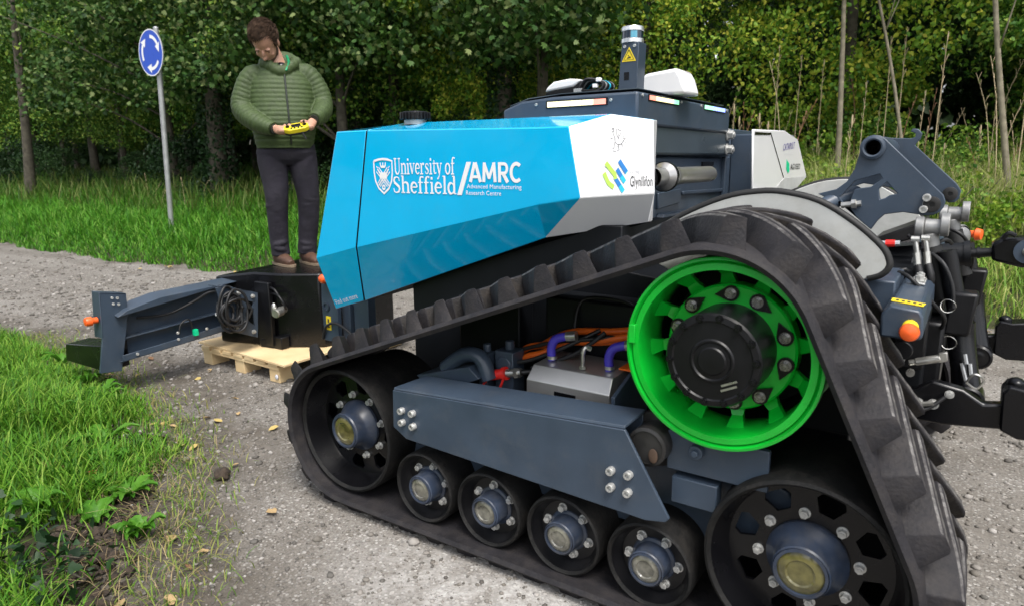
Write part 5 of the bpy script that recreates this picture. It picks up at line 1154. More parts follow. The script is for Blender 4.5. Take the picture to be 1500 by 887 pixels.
for (kx, kz, ky) in ((1.085, 1.232, .90), (1.135, 1.245, 1.40)):
    g = G(); g.cyl((kx - .044, ky - .02, kz), (kx - .018, ky - .02, kz), .037, seg=24); g.cyl((kx - .018, ky, kz), (kx + .03, ky, kz), .029, seg=24); g.cyl((kx + .028, ky - .01, kz + .012), (kx + .055, ky - .01, kz + .012), .040, seg=28); g.cyl((kx, ky, kz - .02), (kx + .008, ky, kz - .07), .027, seg=20)
    k_ = part('knuckle', g, M['knuckle'], bot, 30, .003)
    g = G(); g.cyl((kx + .008, ky, kz - .065), (kx + .06, ky, kz - .24), .032, seg=16); part('rubber_sleeve', g, M['rubberedge'], k_, 30)
# lift rods running down to the lower links
for (pts, y) in (([(1.14, 1.16), (1.182, 1.00), (1.212, .87)], .86), ([(1.19, 1.12), (1.22, .99), (1.243, .86)], 1.52)):
    g = G(); g.tube([(x, y, z) for x, z in pts], .030, 14); rod = part('lift_rod', g, M['satin'], bot, 30)
    g = G(); b0, b1 = Vector((pts[-1][0], y, pts[-1][1])), Vector((pts[-1][0] + .038, y - .04, pts[-1][1] - .19)); g.tube([b0 + Vector((0, 0, .06)), b0, b0.lerp(b1, .5), b1], [.035, .042, .040, .046], 14, smooth=3); g.lathe([(.050, .04), (.050, -.05), (.042, -.056), (.030, -.054), (.022, -.058), (0, -.058)], b1, seg=28); part('rod_end', g, M['black'], rod, 40)
    g = G(); g.prism([b0 + Vector((-.055, -.05, .015)), b0 + Vector((.02, -.05, .015)), b0 + Vector((.035, -.05, .16)), b0 + Vector((-.045, -.05, .16))], (0, .09, 0)); part('rod_guard', g, M['satin'], rod, 30, .010)
for (x, z, y) in ((1.09, 1.10, .955), (1.165, 1.15, 1.47)):
    g = G(); g.lathe([(.0, -.03), (.020, -.028), (.038, -.018), (.046, .0), (.046, .03)], (x, y, z), axis=(-.75, .66, 0), seg=28); g.lathe([(.046, -.012), (.050, -.006), (.050, .012), (.046, .018)], (x, y, z), axis=(-.75, .66, 0), seg=28); part('ball_joint', g, M['knuckle'], bot, 30)
g = G(); g.cyl((.86, 1.16, 1.075), (1.205, 1.16, 1.120), .042, seg=24); g.cyl((1.19, 1.16, 1.118), (1.21, 1.16, 1.121), .047, seg=24); tl = part('top_link', g, M['dark'], bot, 30)
g = G(); g.cyl((1.20, 1.16, 1.120), (1.30, 1.16, 1.133), .017, seg=16); g.cyl((1.228, 1.16, 1.124), (1.238, 1.16, 1.125), .021, seg=16); part('piston_rod', g, M['satin'], tl, 30)
g = G(); g.prism([(1.272, 1.11, 1.105), (1.268, 1.11, 1.165), (1.30, 1.11, 1.188), (1.355, 1.11, 1.19), (1.375, 1.11, 1.205), (1.45, 1.11, 1.215), (1.47, 1.11, 1.10), (1.36, 1.11, 1.085)], (0, .10, 0)); hk = part('hook_end', g, M['black'], tl, 30, .010)
g = G(); g.lathe([(.042, -.004), (.042, -.014), (.0, -.014)], (1.372, 1.11, 1.145), seg=28); part('side_disc', g, M['slate'], hk, 30); g = G(); g.lathe([(.017, -.014), (.017, -.022), (.012, -.025), (0, -.025)], (1.372, 1.11, 1.145), seg=20); part('pin_head', g, M['steel'], hk, 30)
g = G(); g.tube([(1.295, 1.10, 1.185), (1.31, 1.095, 1.206), (1.33, 1.10, 1.198)], .008, 8, smooth=3); part('latch', g, M['satin'], hk, 40)
# hydraulic couplings
for (x, z, y) in ((1.050, 1.195, .80), (1.078, 1.198, .82)):
    g = G(); g.cyl((x + .0, y, z), (x + .016, y - .01, z - .075), .0085, seg=12); g.cyl((x - .012, y, z + .004), (x + .012, y, z + .004), .011, seg=12); g.cyl((x + .008, y - .005, z - .04), (x + .016, y - .01, z - .082), .0115, seg=12); cpl = part('hydraulic_coupler', g, M['steel'], bot, 30)
    g = G(); g.tube([(x + .016, y - .01, z - .08), (x + .03, y - .02, z - .13), (x + .02, y + .02, z - .18)], .012, 8, smooth=3); part('hose_tail', g, M['hose'], cpl, 60)
g = G(); g.cyl((.90, .90, 1.165), (1.0, .90, 1.172), .011, seg=10); part('ram_rod', g, M['silver'], bot, 30); g = G(); g.cyl((.955, .90, 1.169), (.985, .90, 1.171), .013, seg=10); part('ram_band', g, M['red'], bot, 30)
g = G(); g.cyl((.90, .75, 1.07), (.99, .75, 1.075), .008, seg=8); part('ram_rod', g, M['silver'], bot, 30)
g = G(); g.tube([(1.035, .78, 1.10), (.99, .76, 1.08), (.995, .76, 1.04), (1.03, .76, 1.02)], .007, 7, smooth=5); part('black_hose', g, M['hose'], bot, 60)
g = G(); g.prism([(.90, 1.02, 1.17), (1.06, 1.02, 1.245), (1.07, 1.02, 1.19), (.98, 1.02, 1.16)], (0, .3, 0)); part('rear_cover', g, M['grease'], bot, 30, .006)
g = G(); g.box((.95, .72, .55), (1.12, 1.75, 1.04)); g.box((.9, .8, 1.04), (1.06, 1.65, 1.10)); part('rear_casting', g, M['dark'], bot, 30, .01)
g = G(); g.tube([(1.06, .60, .72), (1.10, .58, .70), (1.16, .58, .715)], .008, 6, smooth=3); g.cyl((1.09, .60, .80), (1.09, .58, .80), .012, seg=12); part('link_fittings', g, M['steel'], bot, 40)
# check chain turnbuckle
g = G(); g.cyl((1.082, .60, .828), (1.15, .60, .852), .0095, seg=12); g.cyl((1.10, .60, .834), (1.165, .60, .857), .0125, seg=12); g.prism([(1.16, .59, .842), (1.184, .59, .852), (1.18, .59, .880), (1.158, .59, .872)], (0, .02, 0)); part('turnbuckle', g, M['steel'], bot, 30, .002)
# lower links and their hooks
def lower(y, dz, lab):
    g = G(); g.prism([(1.00, y, .64 + dz), (1.02, y, .72 + dz), (1.11, y, .74 + dz), (1.15, y, .775 + dz), (1.235, y, .76 + dz), (1.29, y, .725 + dz), (1.345, y, .735 + dz), (1.36, y, .655 + dz), (1.19, y, .635 + dz)], (0, .045, 0)); l = part('lower_link', g, M['black'], bot, 30, .008, label=lab)
    g = G(); g.prism([(1.336, y - .03, .66 + dz), (1.330, y - .03, .775 + dz), (1.345, y - .03, .80 + dz), (1.385, y - .03, .795 + dz), (1.50, y - .03, .815 + dz), (1.52, y - .03, .65 + dz), (1.38, y - .03, .64 + dz)], (0, .11, 0)); g.ell((1.362, y + .02, .80 + dz), (.024, .03, .018), 0, 12, 8); h = part('hook_end', g, M['black'], l, 30, .008)
    g = G(); g.tube([(1.238, y - .05, .80 + dz), (1.255, y - .055, .83 + dz), (1.28, y - .05, .815 + dz), (1.265, y - .05, .785 + dz), (1.238, y - .05, .80 + dz)], .0035, 6, smooth=5); part('linch_pin', g, M['steel'], l, 60)
lower(.62, 0., 'near lower link'); lower(1.60, .0, 'far lower link')
# rear guard bar with its stop button
yr = .25
g = G(); pr_ = [(1.019, 1.048), (1.040, 1.074), (1.110, 1.066), (1.120, 1.048), (1.123, .992), (1.113, .984), (1.022, .984)]
g.prism([(x, yr, z) for x, z in pr_], (0.0, .58, 0)); rb = part('rear_guard', g, M['slate'], bot, 25, .006)
g = G(); g.prism([(1.036, yr + .055, 1.0755), (1.114, yr + .055, 1.0675), (1.118, yr + .10, 1.0675), (1.036, yr + .10, 1.0755)], (0, 0, .0015)); lb = part('warning_label', g, M['yellow'], rb)
g = G()
for k in range(5): x = 1.046 + .014 * k; g.box((x, yr + .068, 1.0762 - (x - 1.036) * .1), (x + .008, yr + .085, 1.0775 - (x - 1.036) * .1))
part('label_print', g, M['black_decal'], lb)
g = G(); g.prism([(1.060, yr + .40, 1.074), (1.098, yr + .40, 1.070), (1.098, yr + .52, 1.070), (1.060, yr + .52, 1.074)], (0, 0, .006)); part('mount_tab', g, M['zincbolt'], rb, None, .002)
for yy in (.43, .49): inst('bolt', B_BIG, rb, (1.08, yr + yy, 1.079), (-PI / 2, 0, 0))
g = G(); g.lathe([(.020, 0), (.020, -.018), (.016, -.026)], (1.092, yr, 1.020), axis=(0, 1, 0), seg=24, mi=0); part('button_base', g, M['yellow'], rb, 30)
g = G(); g.lathe([(.017, -.018), (.019, -.034), (.016, -.043), (.022, -.049), (.0245, -.058), (.021, -.069), (.011, -.074), (0, -.075)], (1.094, yr, 1.018), seg=28); part('stop_button', g, M['estop'], rb, 40)
g = G(); g.box((.93, .50, .99), (1.03, .80, 1.10)); part('rear_bracket', g, M['slate'], bot, 25, .006)
g = G(); g.lathe([(0, -.024), (.023, -.02), (.028, .0), (.016, .01), (.015, .05)], (1.224, 1.80, 1.132), axis=(-1, .3, 0), seg=18); part('stop_button', g, M['estop'], bot, 40)
g = G(); g.box((1.0, 1.62, .99), (1.16, 2.2, 1.08)); part('rear_guard', g, M['slate'], bot, 25, .006)

# small fittings on the linkage
for (x, z, y, s) in ((1.16, .70, .618, 1.), (1.20, .74, .618, .8), (1.12, .70, .618, .8), (1.30, .70, 1.598, .8), (1.24, .70, 1.598, 1.)): inst('bolt', B_BIG, bot, (x, y, z), (0, x * 9, 0), s)
for (x0, z0, x1, z1, y) in ((1.222, .80, 1.240, .745, .795), (1.245, .80, 1.252, .765, .80), (1.228, .83, 1.236, .80, .80)):
    g = G(); g.tube([(x0, y, z0), (x1, y - .012, z1)], .006, 6); part('worn_edge', g, M['galv'], bot, 40)
for c in ([(1.02, .70, 1.10), (1.06, .64, 1.09), (1.12, .66, 1.02), (1.16, .72, .96), (1.15, .80, .90)], [(1.10, .84, 1.15), (1.14, .80, 1.12), (1.17, .80, 1.05), (1.18, .80, .98)], [(1.12, 1.30, 1.20), (1.18, 1.28, 1.17), (1.22, 1.36, 1.08), (1.21, 1.42, 1.0)], [(1.0, .60, .74), (1.08, .57, .69), (1.14, .58, .69), (1.19, .60, .735)], [(1.02, .92, 1.20), (1.08, .90, 1.165), (1.13, .93, 1.19), (1.15, 1.0, 1.17)]):
    g = G(); g.tube(c, .0065, 7, smooth=5); part('black_hose', g, M['hose'], bot, 60)
for (x, z, y) in ((1.165, .985, .80), (1.225, .90, 1.46), (1.18, .865, .79)):
    g = G(); g.tube([(x + .022 * math.cos(q), y - .006 * math.sin(2 * q), z + .022 * math.sin(q)) for q in np.linspace(0, 2 * PI, 14)], .0016, 5); part('ring_clip', g, M['steel'], bot, 60)
g = G(); g.box((1.10, .78, .60), (1.165, 1.72, .93)); g.box((1.08, .9, .93), (1.15, 1.5, 1.06)); part('rear_frame', g, M['satin'], bot, 30, .012)
g = G(); g.box((1.03, .63, .80), (1.12, .72, .96)); g.box((1.0, .64, .90), (1.06, .70, 1.0)); part('check_block', g, M['satin'], bot, 30, .006)
for (x, z) in ((1.055, .83), (1.095, .93), (1.055, .93)): inst('bolt', B_BIG, bot, (x, .629, z), None, .9)
g = G(); g.cyl((1.06, .60, .865), (1.06, .63, .865), .030, seg=20); part('knob', g, M['satin'], bot, 30, .003)

# ---- the far track: copies of the near one, mirrored about the middle of the machine
for o in near:
    c = o.copy(); COL.objects.link(c); c.parent = bot; c.scale = (1, -1, 1)
    for ch in list(o.children):
        d = ch.copy(); COL.objects.link(d); d.parent = c
    if 'label' in c: c['label'] = c['label'].replace('bright green', 'far bright green').replace('front idler', 'far front idler').replace('large rear', 'far rear')

# ================================================================ PALLET AND FRONT WEIGHT
PX0, PX1, PY0, PY1 = -3.46, -2.56, .885, 2.085
pal = thing('pallet', 'pale new wooden pallet under the black front weight', 'pallet', ((PX0 + PX1) / 2, (PY0 + PY1) / 2, 0))
rz = lambda: random.uniform(-.003, .003)
for i, x in enumerate((PX0, (PX0 + PX1) / 2 - .06, PX1 - .115)):
    for y in (PY0 + .01, (PY0 + PY1) / 2 - .05, PY1 - .14):
        g = G(); g.box((x + .003, y + rz(), .006), (x + .112, y + .14 + rz(), .098)); part('block', g, M['wood'], pal, None, .003)
for y in (PY0 + .002, (PY0 + PY1) / 2 - .05, PY1 - .14): g = G(); g.box((PX0 - .004, y, .099), (PX1 + .004, y + .145, .121)); part('stringer_board', g, M['wood'], pal, None, .002)
for k in range(7): x = PX0 + .005 + k * .132; g = G(); g.box((x, PY0 - .004, .122), (x + .10, PY1, .142 + rz())); part('deck_board', g, M['wood'], pal, None, .002)
ply = [(-3.525, .905), (PX1 + .1, .862), (PX1 + .10, 2.10), (-3.50, 2.12)]
g = G(); g.prism([(x, y, .1455) for x, y in ply], (0, 0, .014)); sheet = part('plywood_sheet', g, M['wood'], pal, None, .001); ZP = .1595
g = G(); g.ell((-2.585, .889, .05), (.016, .008, .018), 0, 10, 8); tag(link('plastic_wrap', mesh_from('plastic_wrap', g, mat('clear_wrap', (.6, .62, .68), .25, coat=.6), True)), 'scrap of clear plastic wrap caught on the front corner block of the pallet', 'plastic wrap')

fw = thing('front_weight', 'black and slate steel front weight with a folding guard arm, standing on the pallet', 'tractor weight', (-3.05, 1.5, ZP))
ft = [(-3.38, 1.00), (-3.04, 1.09), (-2.83, 1.14), (-2.58, 1.30), (-2.50, 1.55), (-2.55, 2.0), (-3.38, 2.0)]
g = G(); top = .70
g.add([(x, y, ZP + .002) for x, y in ft] + [(x, y, (.655 if i in (0,) else (.70 if i in (1, 2) else .70))) for i, (x, y) in enumerate(ft)], [tuple(range(7))[::-1], tuple(range(7, 14))] + [(i, (i + 1) % 7, 7 + (i + 1) % 7, 7 + i) for i in range(7)])
body = part('weight_body', g, M['black'], fw, 20, .014)
g = G(); g.box((-3.02, 1.075, ZP + .02), (-2.86, 1.11, .64)); g.box((-2.90, 1.09, ZP + .005), (-2.78, 1.16, .25)); g.prism([(-2.99, 1.065, .16), (-2.80, 1.10, .16), (-2.80, 1.10, .24), (-2.99, 1.065, .22)], (0, .03, 0)); part('side_rib', g, M['satin'], body, 25, .006)
for (x, z) in ((-2.80, .54), (-2.76, .50)): g = G(); g.tube([(x - .1, 1.10, z + .06), (x - .02, 1.09, z + .06), (x + .03, 1.10, z), (x + .02, 1.12, z - .04)], .009, 8, smooth=4); part('lifting_ring', g, M['satin'], body, 60)
g = G(); g.ell((-2.812, 1.075, .46), (.024, .02, .045), 0, 14, 10); part('shackle', g, M['steel'], body, 60)
g = G(); g.cyl((-2.77, 1.13, .455), (-2.73, 1.02, .445), .026, seg=18); g.cyl((-2.755, 1.09, .45), (-2.735, 1.03, .446), .032, seg=18); part('hitch_pin', g, M['steel'], body, 30)
# slate bracket plate with triangular openings
def wz(px): return px
Pl = [(-2.97, .75, .645), (-2.97, .80, .66), (-2.97, 1.065, .555), (-2.97, 1.035, .24), (-2.97, .83, .33), (-2.97, .80, .42)]
g = G(); g.plate(Pl, [[(-2.97, .955, .53), (-2.97, 1.03, .50), (-2.97, 1.0, .44)], [(-2.97, 1.02, .46), (-2.97, 1.02, .33), (-2.97, .955, .39)], [(-2.97, .90, .40), (-2.97, .94, .36), (-2.97, .90, .335)]], (-.015, 0, 0)); brk = part('bracket_plate', g, M['slate'], fw, 25, .002)
g = G(); g.prism([(-2.97, .76, .652), (-2.97, 1.065, .556), (-3.08, 1.065, .556), (-3.08, .76, .652)], (0, 0, .008)); part('bracket_flange', g, M['slate'], brk, 25, .002)
for p in ((-2.97, .885, .345), (-2.97, 1.004, .29), (-2.97, .911, .585), (-2.97, 1.02, .545)): inst('bolt', B_BIG, brk, p, (0, 0, PI / 2), .95)
# folded sheet arm
g = G()
top_o = [(.20, .545), (.262, .578), (.48, .624), (1.06, .647)]
back = [(.20, .20), (.20, .56), (.48, .62), (1.08, .64), (1.08, .28)]
g.prism([(-3.32, y, z) for y, z in back], (.010, 0, 0)); g.prism([(-3.32, y, z) for y, z in top_o], (.13, 0, -.02)); 
arm = part('guard_arm', g, M['slate'], fw, 25, .002)
g = G(); g.prism([(-3.20, .20, .235), (-3.20, 1.05, .295), (-3.20, 1.05, .335), (-3.20, .20, .275)], (.008, 0, 0)); g.prism([(-3.32, .20, .205), (-3.32, 1.06, .265), (-3.195, 1.06, .290), (-3.195, .20, .232)], (0, 0, .006)); g.prism([(-3.305, .20, .36), (-3.305, 1.06, .41), (-3.25, 1.06, .41), (-3.25, .20, .36)], (0, 0, .008)); part('arm_rail', g, M['slate'], arm, 25, .002)
for (y, z) in ((.29, .265), (.57, .30), (.57, .345), (.78, .33)): inst('bolt', B_SM, arm, (-3.19, y, z), (0, 0, PI / 2), 1.6)
g = G(); g.box((-3.20, .68, .30), (-3.17, .71, .345)); part('connector', g, M['emerald'], arm, None, .003)
# end plate, foot, button
xe = -3.235
g = G(); g.prism([(xe, y, z) for y, z in [(.130, .692), (.291, .660), (.286, .52), (.205, .165), (.075, .182), (.115, .40)]], (-.02, 0, 0)); g.prism([(xe, .130, .692), (xe, .291, .660), (xe - .10, .291, .660), (xe - .10, .130, .692)], (0, 0, -.01)); g.prism([(xe, .130, .69), (xe - .10, .130, .69), (xe - .10, .112, .40), (xe, .115, .40)], (0, .008, 0)); end = part('end_plate', g, M['slate'], fw, 25, .003)
for (y, z) in ((.200, .645), (.232, .638), (.203, .605), (.235, .598)): inst('bolt', B_SM, end, (xe + .001, y, z), (0, 0, PI / 2), 1.4)
g = G(); P = [(-3.795, .12, .283), (-3.26, .12, .345), (-3.26, .12, .175), (-3.823, .12, .162)]; g.prism(P, (0, .15, .01)); part('foot_box', g, M['black'], fw, 25, .004)
g = G(); g.lathe([(0, -.075), (.024, -.070), (.029, -.058), (.029, -.035), (.02, -.028), (.02, 0)], (xe - .04, .115, .515), seg=20); part('stop_button', g, M['estop'], end, 40)
# coil of black cable hung on the bracket
for k in range(9):
    g = G(); w_ = .035 + .012 * k; yc, zc = .815 + .014 * (k % 4), .465 + .012 * (k % 3); x = -2.955 + .012 * (k % 4)
    P = [(x + .01 * math.sin(q * 2.1 + k), yc + (w_ + .04 * (k % 2)) * math.cos(q * PI / 4) * (1 if k < 5 else .55), zc + (.055 + .013 * k) * math.sin(q * PI / 4)) for q in range(9)]
    g.tube(P, .0095, 7, smooth=4); part('cable_loop', g, M['hose'], arm, 60)
g = G(); g.tube([(-3.0, .80, .60), (-3.02, .85, .635), (-2.99, .90, .60), (-2.98, .89, .50)], .010, 8, smooth=4); g.tube([(-3.28, .36, .48), (-3.26, .55, .47), (-3.2, .70, .53), (-3.1, .78, .60), (-3.02, .84, .60)], .009, 8, smooth=4); g.tube([(-3.19, .58, .33), (-3.19, .60, .40), (-3.19, .66, .42), (-3.19, .68, .35)], .006, 7, smooth=4); part('cable_run', g, M['hose'], arm, 60)
g = G(); g.box((-2.99, .735, .455), (-2.965, .755, .475)); part('connector', g, M['decal'], arm, None, .003)

# ================================================================ THE MAN AND HIS REMOTE CONTROL
MF = Vector((-3.12, 1.45, .702)); MR = Vector((.6, .8, 0)); MFR = Vector((.8, -.6, 0)); MU = Vector((0, 0, 1))
def man(x, f, z): return tuple(MF + MR * x + MFR * f + MU * z)
def remeshed(name, g, vox, m, parent, smooth=2):
    g.v = [man(*v) for v in g.v]; off = wloc(parent); me = mesh_from(name, g, m, True, off); finish(me)
    o = bpy.data.objects.new(name, me); COL.objects.link(o)
    r = o.modifiers.new('r', 'REMESH'); r.mode = 'VOXEL'; r.voxel_size = vox; r.use_smooth_shade = True
    if smooth: q = o.modifiers.new('s', 'SMOOTH'); q.factor = .5; q.iterations = smooth
    dg = bpy.context.evaluated_depsgraph_get(); ev = bpy.data.meshes.new_from_object(o.evaluated_get(dg)); ev.name = name
    ev.polygons.foreach_set('use_smooth', [True] * len(ev.polygons))
    bpy.data.objects.remove(o); r = bpy.data.objects.new(name, ev); COL.objects.link(r); r.parent = parent; return r
def loft(g, rings, seg=40):
    """rings: (centre, half width vector, half depth vector, power)"""
    vs = []; fs = []
    for c, a, b in rings:
        c, a, b = Vector(c), Vector(a), Vector(b)
        for k in range(seg):
            t = 2 * PI * k / seg; ct, st = math.cos(t), math.sin(t); e = .85
            vs.append(c + a * (abs(ct) ** e * (1 if ct > 0 else -1)) + b * (abs(st) ** e * (1 if st > 0 else -1)))
    n = len(rings)
    for i in range(n - 1):
        for k in range(seg): fs.append((i * seg + k, i * seg + (k + 1) % seg, (i + 1) * seg + (k + 1) % seg, (i + 1) * seg + k))
    fs += [tuple(range(seg))[::-1], tuple((n - 1) * seg + k for k in range(seg))]
    g.add(vs, fs)
def limb(g, pts, rad, n=60, quilt=0., per=.045, seg=24, wr=0., flat=1.):
    P = [Vector(p) for p in pts]; L = [0]
    for a, b in zip(P, P[1:]): L.append(L[-1] + (b - a).length)
    rings = []; up = None; T = np.linspace(0, L[-1], n)
    def at(s):
        i = min(max(0, int(np.searchsorted(L, s, 'right')) - 1), len(P) - 2); t = (s - L[i]) / (L[i + 1] - L[i])
        a = P[max(i - 1, 0)]; b = P[i]; c = P[i + 1]; d = P[min(i + 2, len(P) - 1)]
        return .5 * ((2 * b) + (c - a) * t + (2 * a - 5 * b + 4 * c - d) * t * t + (3 * b - a - 3 * c + d) * t ** 3)
    for s in T:
        d = (at(min(s + .01, L[-1])) - at(max(s - .01, 0))).normalized()
        up = Vector((0, 1, 0)) - d * d.y if up is None else up - d * up.dot(d)
        up.normalize(); b = d.cross(up); r = float(np.interp(s, L, rad))
        r += quilt * (abs(math.sin(PI * s / per)) ** .55 - .6) + wr * (math.sin(s * 61) * math.sin(s * 23 + 1))
        rings.append((at(s), up * r * flat, b * r))
    loft(g, rings, seg)
JK = mat('green_quilted_nylon', (.042, .068, .018), .65, var=.16, scale=26, bump=.35, bscale=45)
JKD = mat('dark_zip', (.015, .02, .015), .5)
TR = mat('dark_navy_cotton', (.017, .0145, .023), .85, var=.25, scale=9, bump=1., bscale=13)
SK = mat('skin', (.50, .27, .185), .5, var=.08, scale=30)
HR = mat('brown_hair', (.050, .030, .019), .8, var=.5, scale=45, spec=.2)
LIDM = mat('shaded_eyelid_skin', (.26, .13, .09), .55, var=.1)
STB = mat('short_stubble', (.095, .052, .034), .7, var=.3, scale=120)
SHO = mat('brown_leather', (.085, .042, .026), .55, var=.25, scale=25, bump=.15)
SOLE = mat('tan_sole', (.2, .15, .1), .7)
pers = thing('person', 'man in a green quilted jacket and dark trousers standing on the black weight', 'person', MF)
# head frame: turned a little to the image left and bent forward
hy, hp_ = math.radians(-18), math.radians(55)
hf = Vector((math.sin(hy) * math.cos(hp_), math.cos(hy) * math.cos(hp_), -math.sin(hp_))); hr = Vector((math.cos(hy), -math.sin(hy), 0)); hu = hr.cross(hf); hu = hu if hu.z > 0 else -hu
HC = Vector((-.035, .105, 1.605))
HROT = Matrix((hr, hf, hu)).transposed()
def H(x, f, z): x, f, z = x * 1.1, f * 1.1, z * 1.1; return HC + hr * x + hf * f + hu * z
g = G()
def he(x, f, z, a, b, c, n=20): g.ell(H(x, f, z), (a * 1.1, b * 1.1, c * 1.1), 0, n, 14, HROT)
he(0, -.012, .028, .077, .098, .092); he(0, .030, -.030, .063, .066, .085); he(0, .040, -.085, .046, .046, .036)
he(0, .098, -.040, .0145, .021, .015); he(0, .092, -.018, .010, .018, .028); he(.011, .092, -.044, .009, .011, .008); he(-.011, .092, -.044, .009, .011, .008)
for s in (-1, 1):
    he(s * .029, .080, .012, .022, .010, .007); he(s * .040, .060, -.036, .020, .022, .018); he(s * .079, -.008, -.015, .008, .018, .030)
he(0, .090, -.070, .024, .010, .006); he(0, .089, -.080, .021, .010, .007); he(0, .083, -.104, .02, .013, .014)
limb(g, [H(0, -.03, -.03), H(0, -.035, -.10), (.045, .01, 1.43), (.06, -.02, 1.30)], [.055, .056, .060, .10], 16)
limb(g, [(.06, -.01, 1.38), (.06, .0, 1.15), (.055, 0, .95), (.055, 0, .86)], [.12, .135, .13, .12], 14)
for s, el, wr in ((-1, (-.225, .01, 1.145), (-.012, .275, 1.0)), (1, (.335, .01, 1.18), (.25, .28, 1.065))):
    sh = (.06 + s * .17, -.01, 1.38); limb(g, [(.06 + s * .08, -.01, 1.36), sh, el, wr], [.06, .05, .045, .029], 30)
for s, hp3, kn, an in ((-1, (-.03, 0, .86), (-.042, .03, .50), (-.045, -.01, .07)), (1, (.15, 0, .86), (.185, .0, .50), (.150, -.03, .07))): limb(g, [hp3, kn, an], [.07, .05, .035], 20)
# hands: palm, four curled fingers, thumb from the side of the palm
def hand(wr, pc, s):
    """s=+1: fingers point to +x (hand at the image left), -1 mirrored"""
    w, p = Vector(wr), Vector(pc); K = 1.18
    limb(g, [w, w.lerp(p, .55), p + Vector((s * .028, .012, 0))], [.027, .033, .029], 12, seg=16, flat=.72)
    g.ell(p, (.041, .046, .027), 0, 16, 10)
    for k in range(4):
        L = (.9, 1.0, .95, .78)[k]; b = p + Vector((s * .024, -.026 + .020 * k, -.006 - .003 * abs(k - 1.5)))
        limb(g, [b, b + Vector((s * .030 * L, .006, -.010)), b + Vector((s * .054 * L, .004, -.004)), b + Vector((s * .064 * L, -.002, .012))], [.0105, .0098, .009, .007], 12, seg=10)
    t = p + Vector((s * -.004, -.006, .018))
    limb(g, [t, t + Vector((s * .020, .008, .018)), t + Vector((s * .044, .018, .020)), t + Vector((s * .058, .024, .014))], [.0145, .0120, .0105, .0085], 12, seg=12)
hand((-.008, .28, .999), (.042, .335, .985), 1)
hand((.248, .285, 1.06), (.212, .338, 1.012), -1)
remeshed('body', g, .0052, SK, pers, 2)
# stubble and hair
g = G(); g.ell(H(0, .036, -.083), (.0555, .0570, .0435), 0, 24, 14, HROT); g.ell(H(0, .085, -.0605), (.024, .0105, .006), 0, 14, 8, HROT)
for s in (-1, 1): g.ell(H(s * .050, .012, -.062), (.018, .038, .042), 0, 14, 10, HROT)
remeshed('stubble', g, .006, STB, pers, 2)
for s in (-1, 1):
    g = G(); g.ell(H(s * .030, .094, .018), (.018, .003, .0032), 0, 12, 6, HROT); g.v = [man(*v) for v in g.v]; part('eyebrow', g, HR, pers, 60)
    g = G(); g.ell(H(s * .029, .079, -.009), (.0125, .006, .0075), 0, 12, 8, HROT); g.v = [man(*v) for v in g.v]; part('eyelid', g, LIDM, pers, 60)
g = G(); g.ell(H(0, -.028, .042), (.091, .104, .098), 0, 28, 18, HROT); g.ell(H(0, -.05, -.01), (.086, .073, .083), 0, 24, 14, HROT)
for s in (-1, 1): g.ell(H(s * .072, .018, .01), (.011, .024, .038), 0, 14, 10, HROT)
hair = remeshed('hair', g, .008, HR, pers, 1)
g = G(); random.seed(3)
for k in range(1500):
    d = Vector((random.gauss(0, 1), random.gauss(-.1, 1), abs(random.gauss(.55, .8)) - .15)).normalized(); b = H(d.x * .083, -.018 + d.y * .097, .04 + d.z * .092)
    if d.y > .35 and d.z < .55: continue
    dw = (hr * d.x + hf * d.y + hu * d.z); fl_ = (hf * .8 - hr * .55 + hu * .1 + Vector((random.gauss(0, .22), random.gauss(0, .22), random.gauss(0, .15)))); fl_ = (fl_ - dw * fl_.dot(dw)).normalized(); L = random.uniform(.03, .06)
    g.tube([b - dw * .004, b + dw * .005 + fl_ * L * .5, b + dw * .002 + fl_ * L], [.0030, .0026, .0004], 4)
g.v = [man(*v) for v in g.v]; part('hair_lock', g, HR, hair, 60)['kind'] = 'stuff'
# quilted jacket
g = G(); rings = []; per = .0315
for i in range(131):
    z = .872 + i * .0046
    a = float(np.interp(z, [.885, .93, 1.0, 1.12, 1.25, 1.34, 1.40, 1.44, 1.47], [.195, .210, .222, .228, .228, .215, .172, .125, .10])); b = float(np.interp(z, [.885, .93, 1.0, 1.12, 1.25, 1.34, 1.40, 1.44, 1.47], [.150, .165, .178, .180, .165, .145, .125, .11, .095]))
    cx = float(np.interp(z, [.885, 1.1, 1.47], [.048, .058, .055])); cf = float(np.interp(z, [.885, 1.05, 1.25, 1.47], [.01, .025, .005, .0]))
    q = .009 * (abs(math.sin(PI * (z + .01) / per)) ** .55 - .6) * .72 if z > .925 else .004
    rings.append(((cx, cf, z), (a + q, 0, .03 * 0), (0, b + q, 0)))
loft(g, rings, 64)
limb(g, [(.0, -.01, 1.36), (-.130, -.012, 1.375), (-.205, 0, 1.25), (-.222, .03, 1.145), (-.135, .16, 1.055), (-.025, .268, 1.0)], [.076, .084, .079, .074, .066, .047], 150, .006, .031, 36)
limb(g, [(.12, -.01, 1.38), (.235, -.012, 1.395), (.315, 0, 1.28), (.335, .03, 1.185), (.315, .15, 1.12), (.258, .268, 1.068)], [.076, .084, .079, .074, .064, .047], 150, .006, .031, 36)
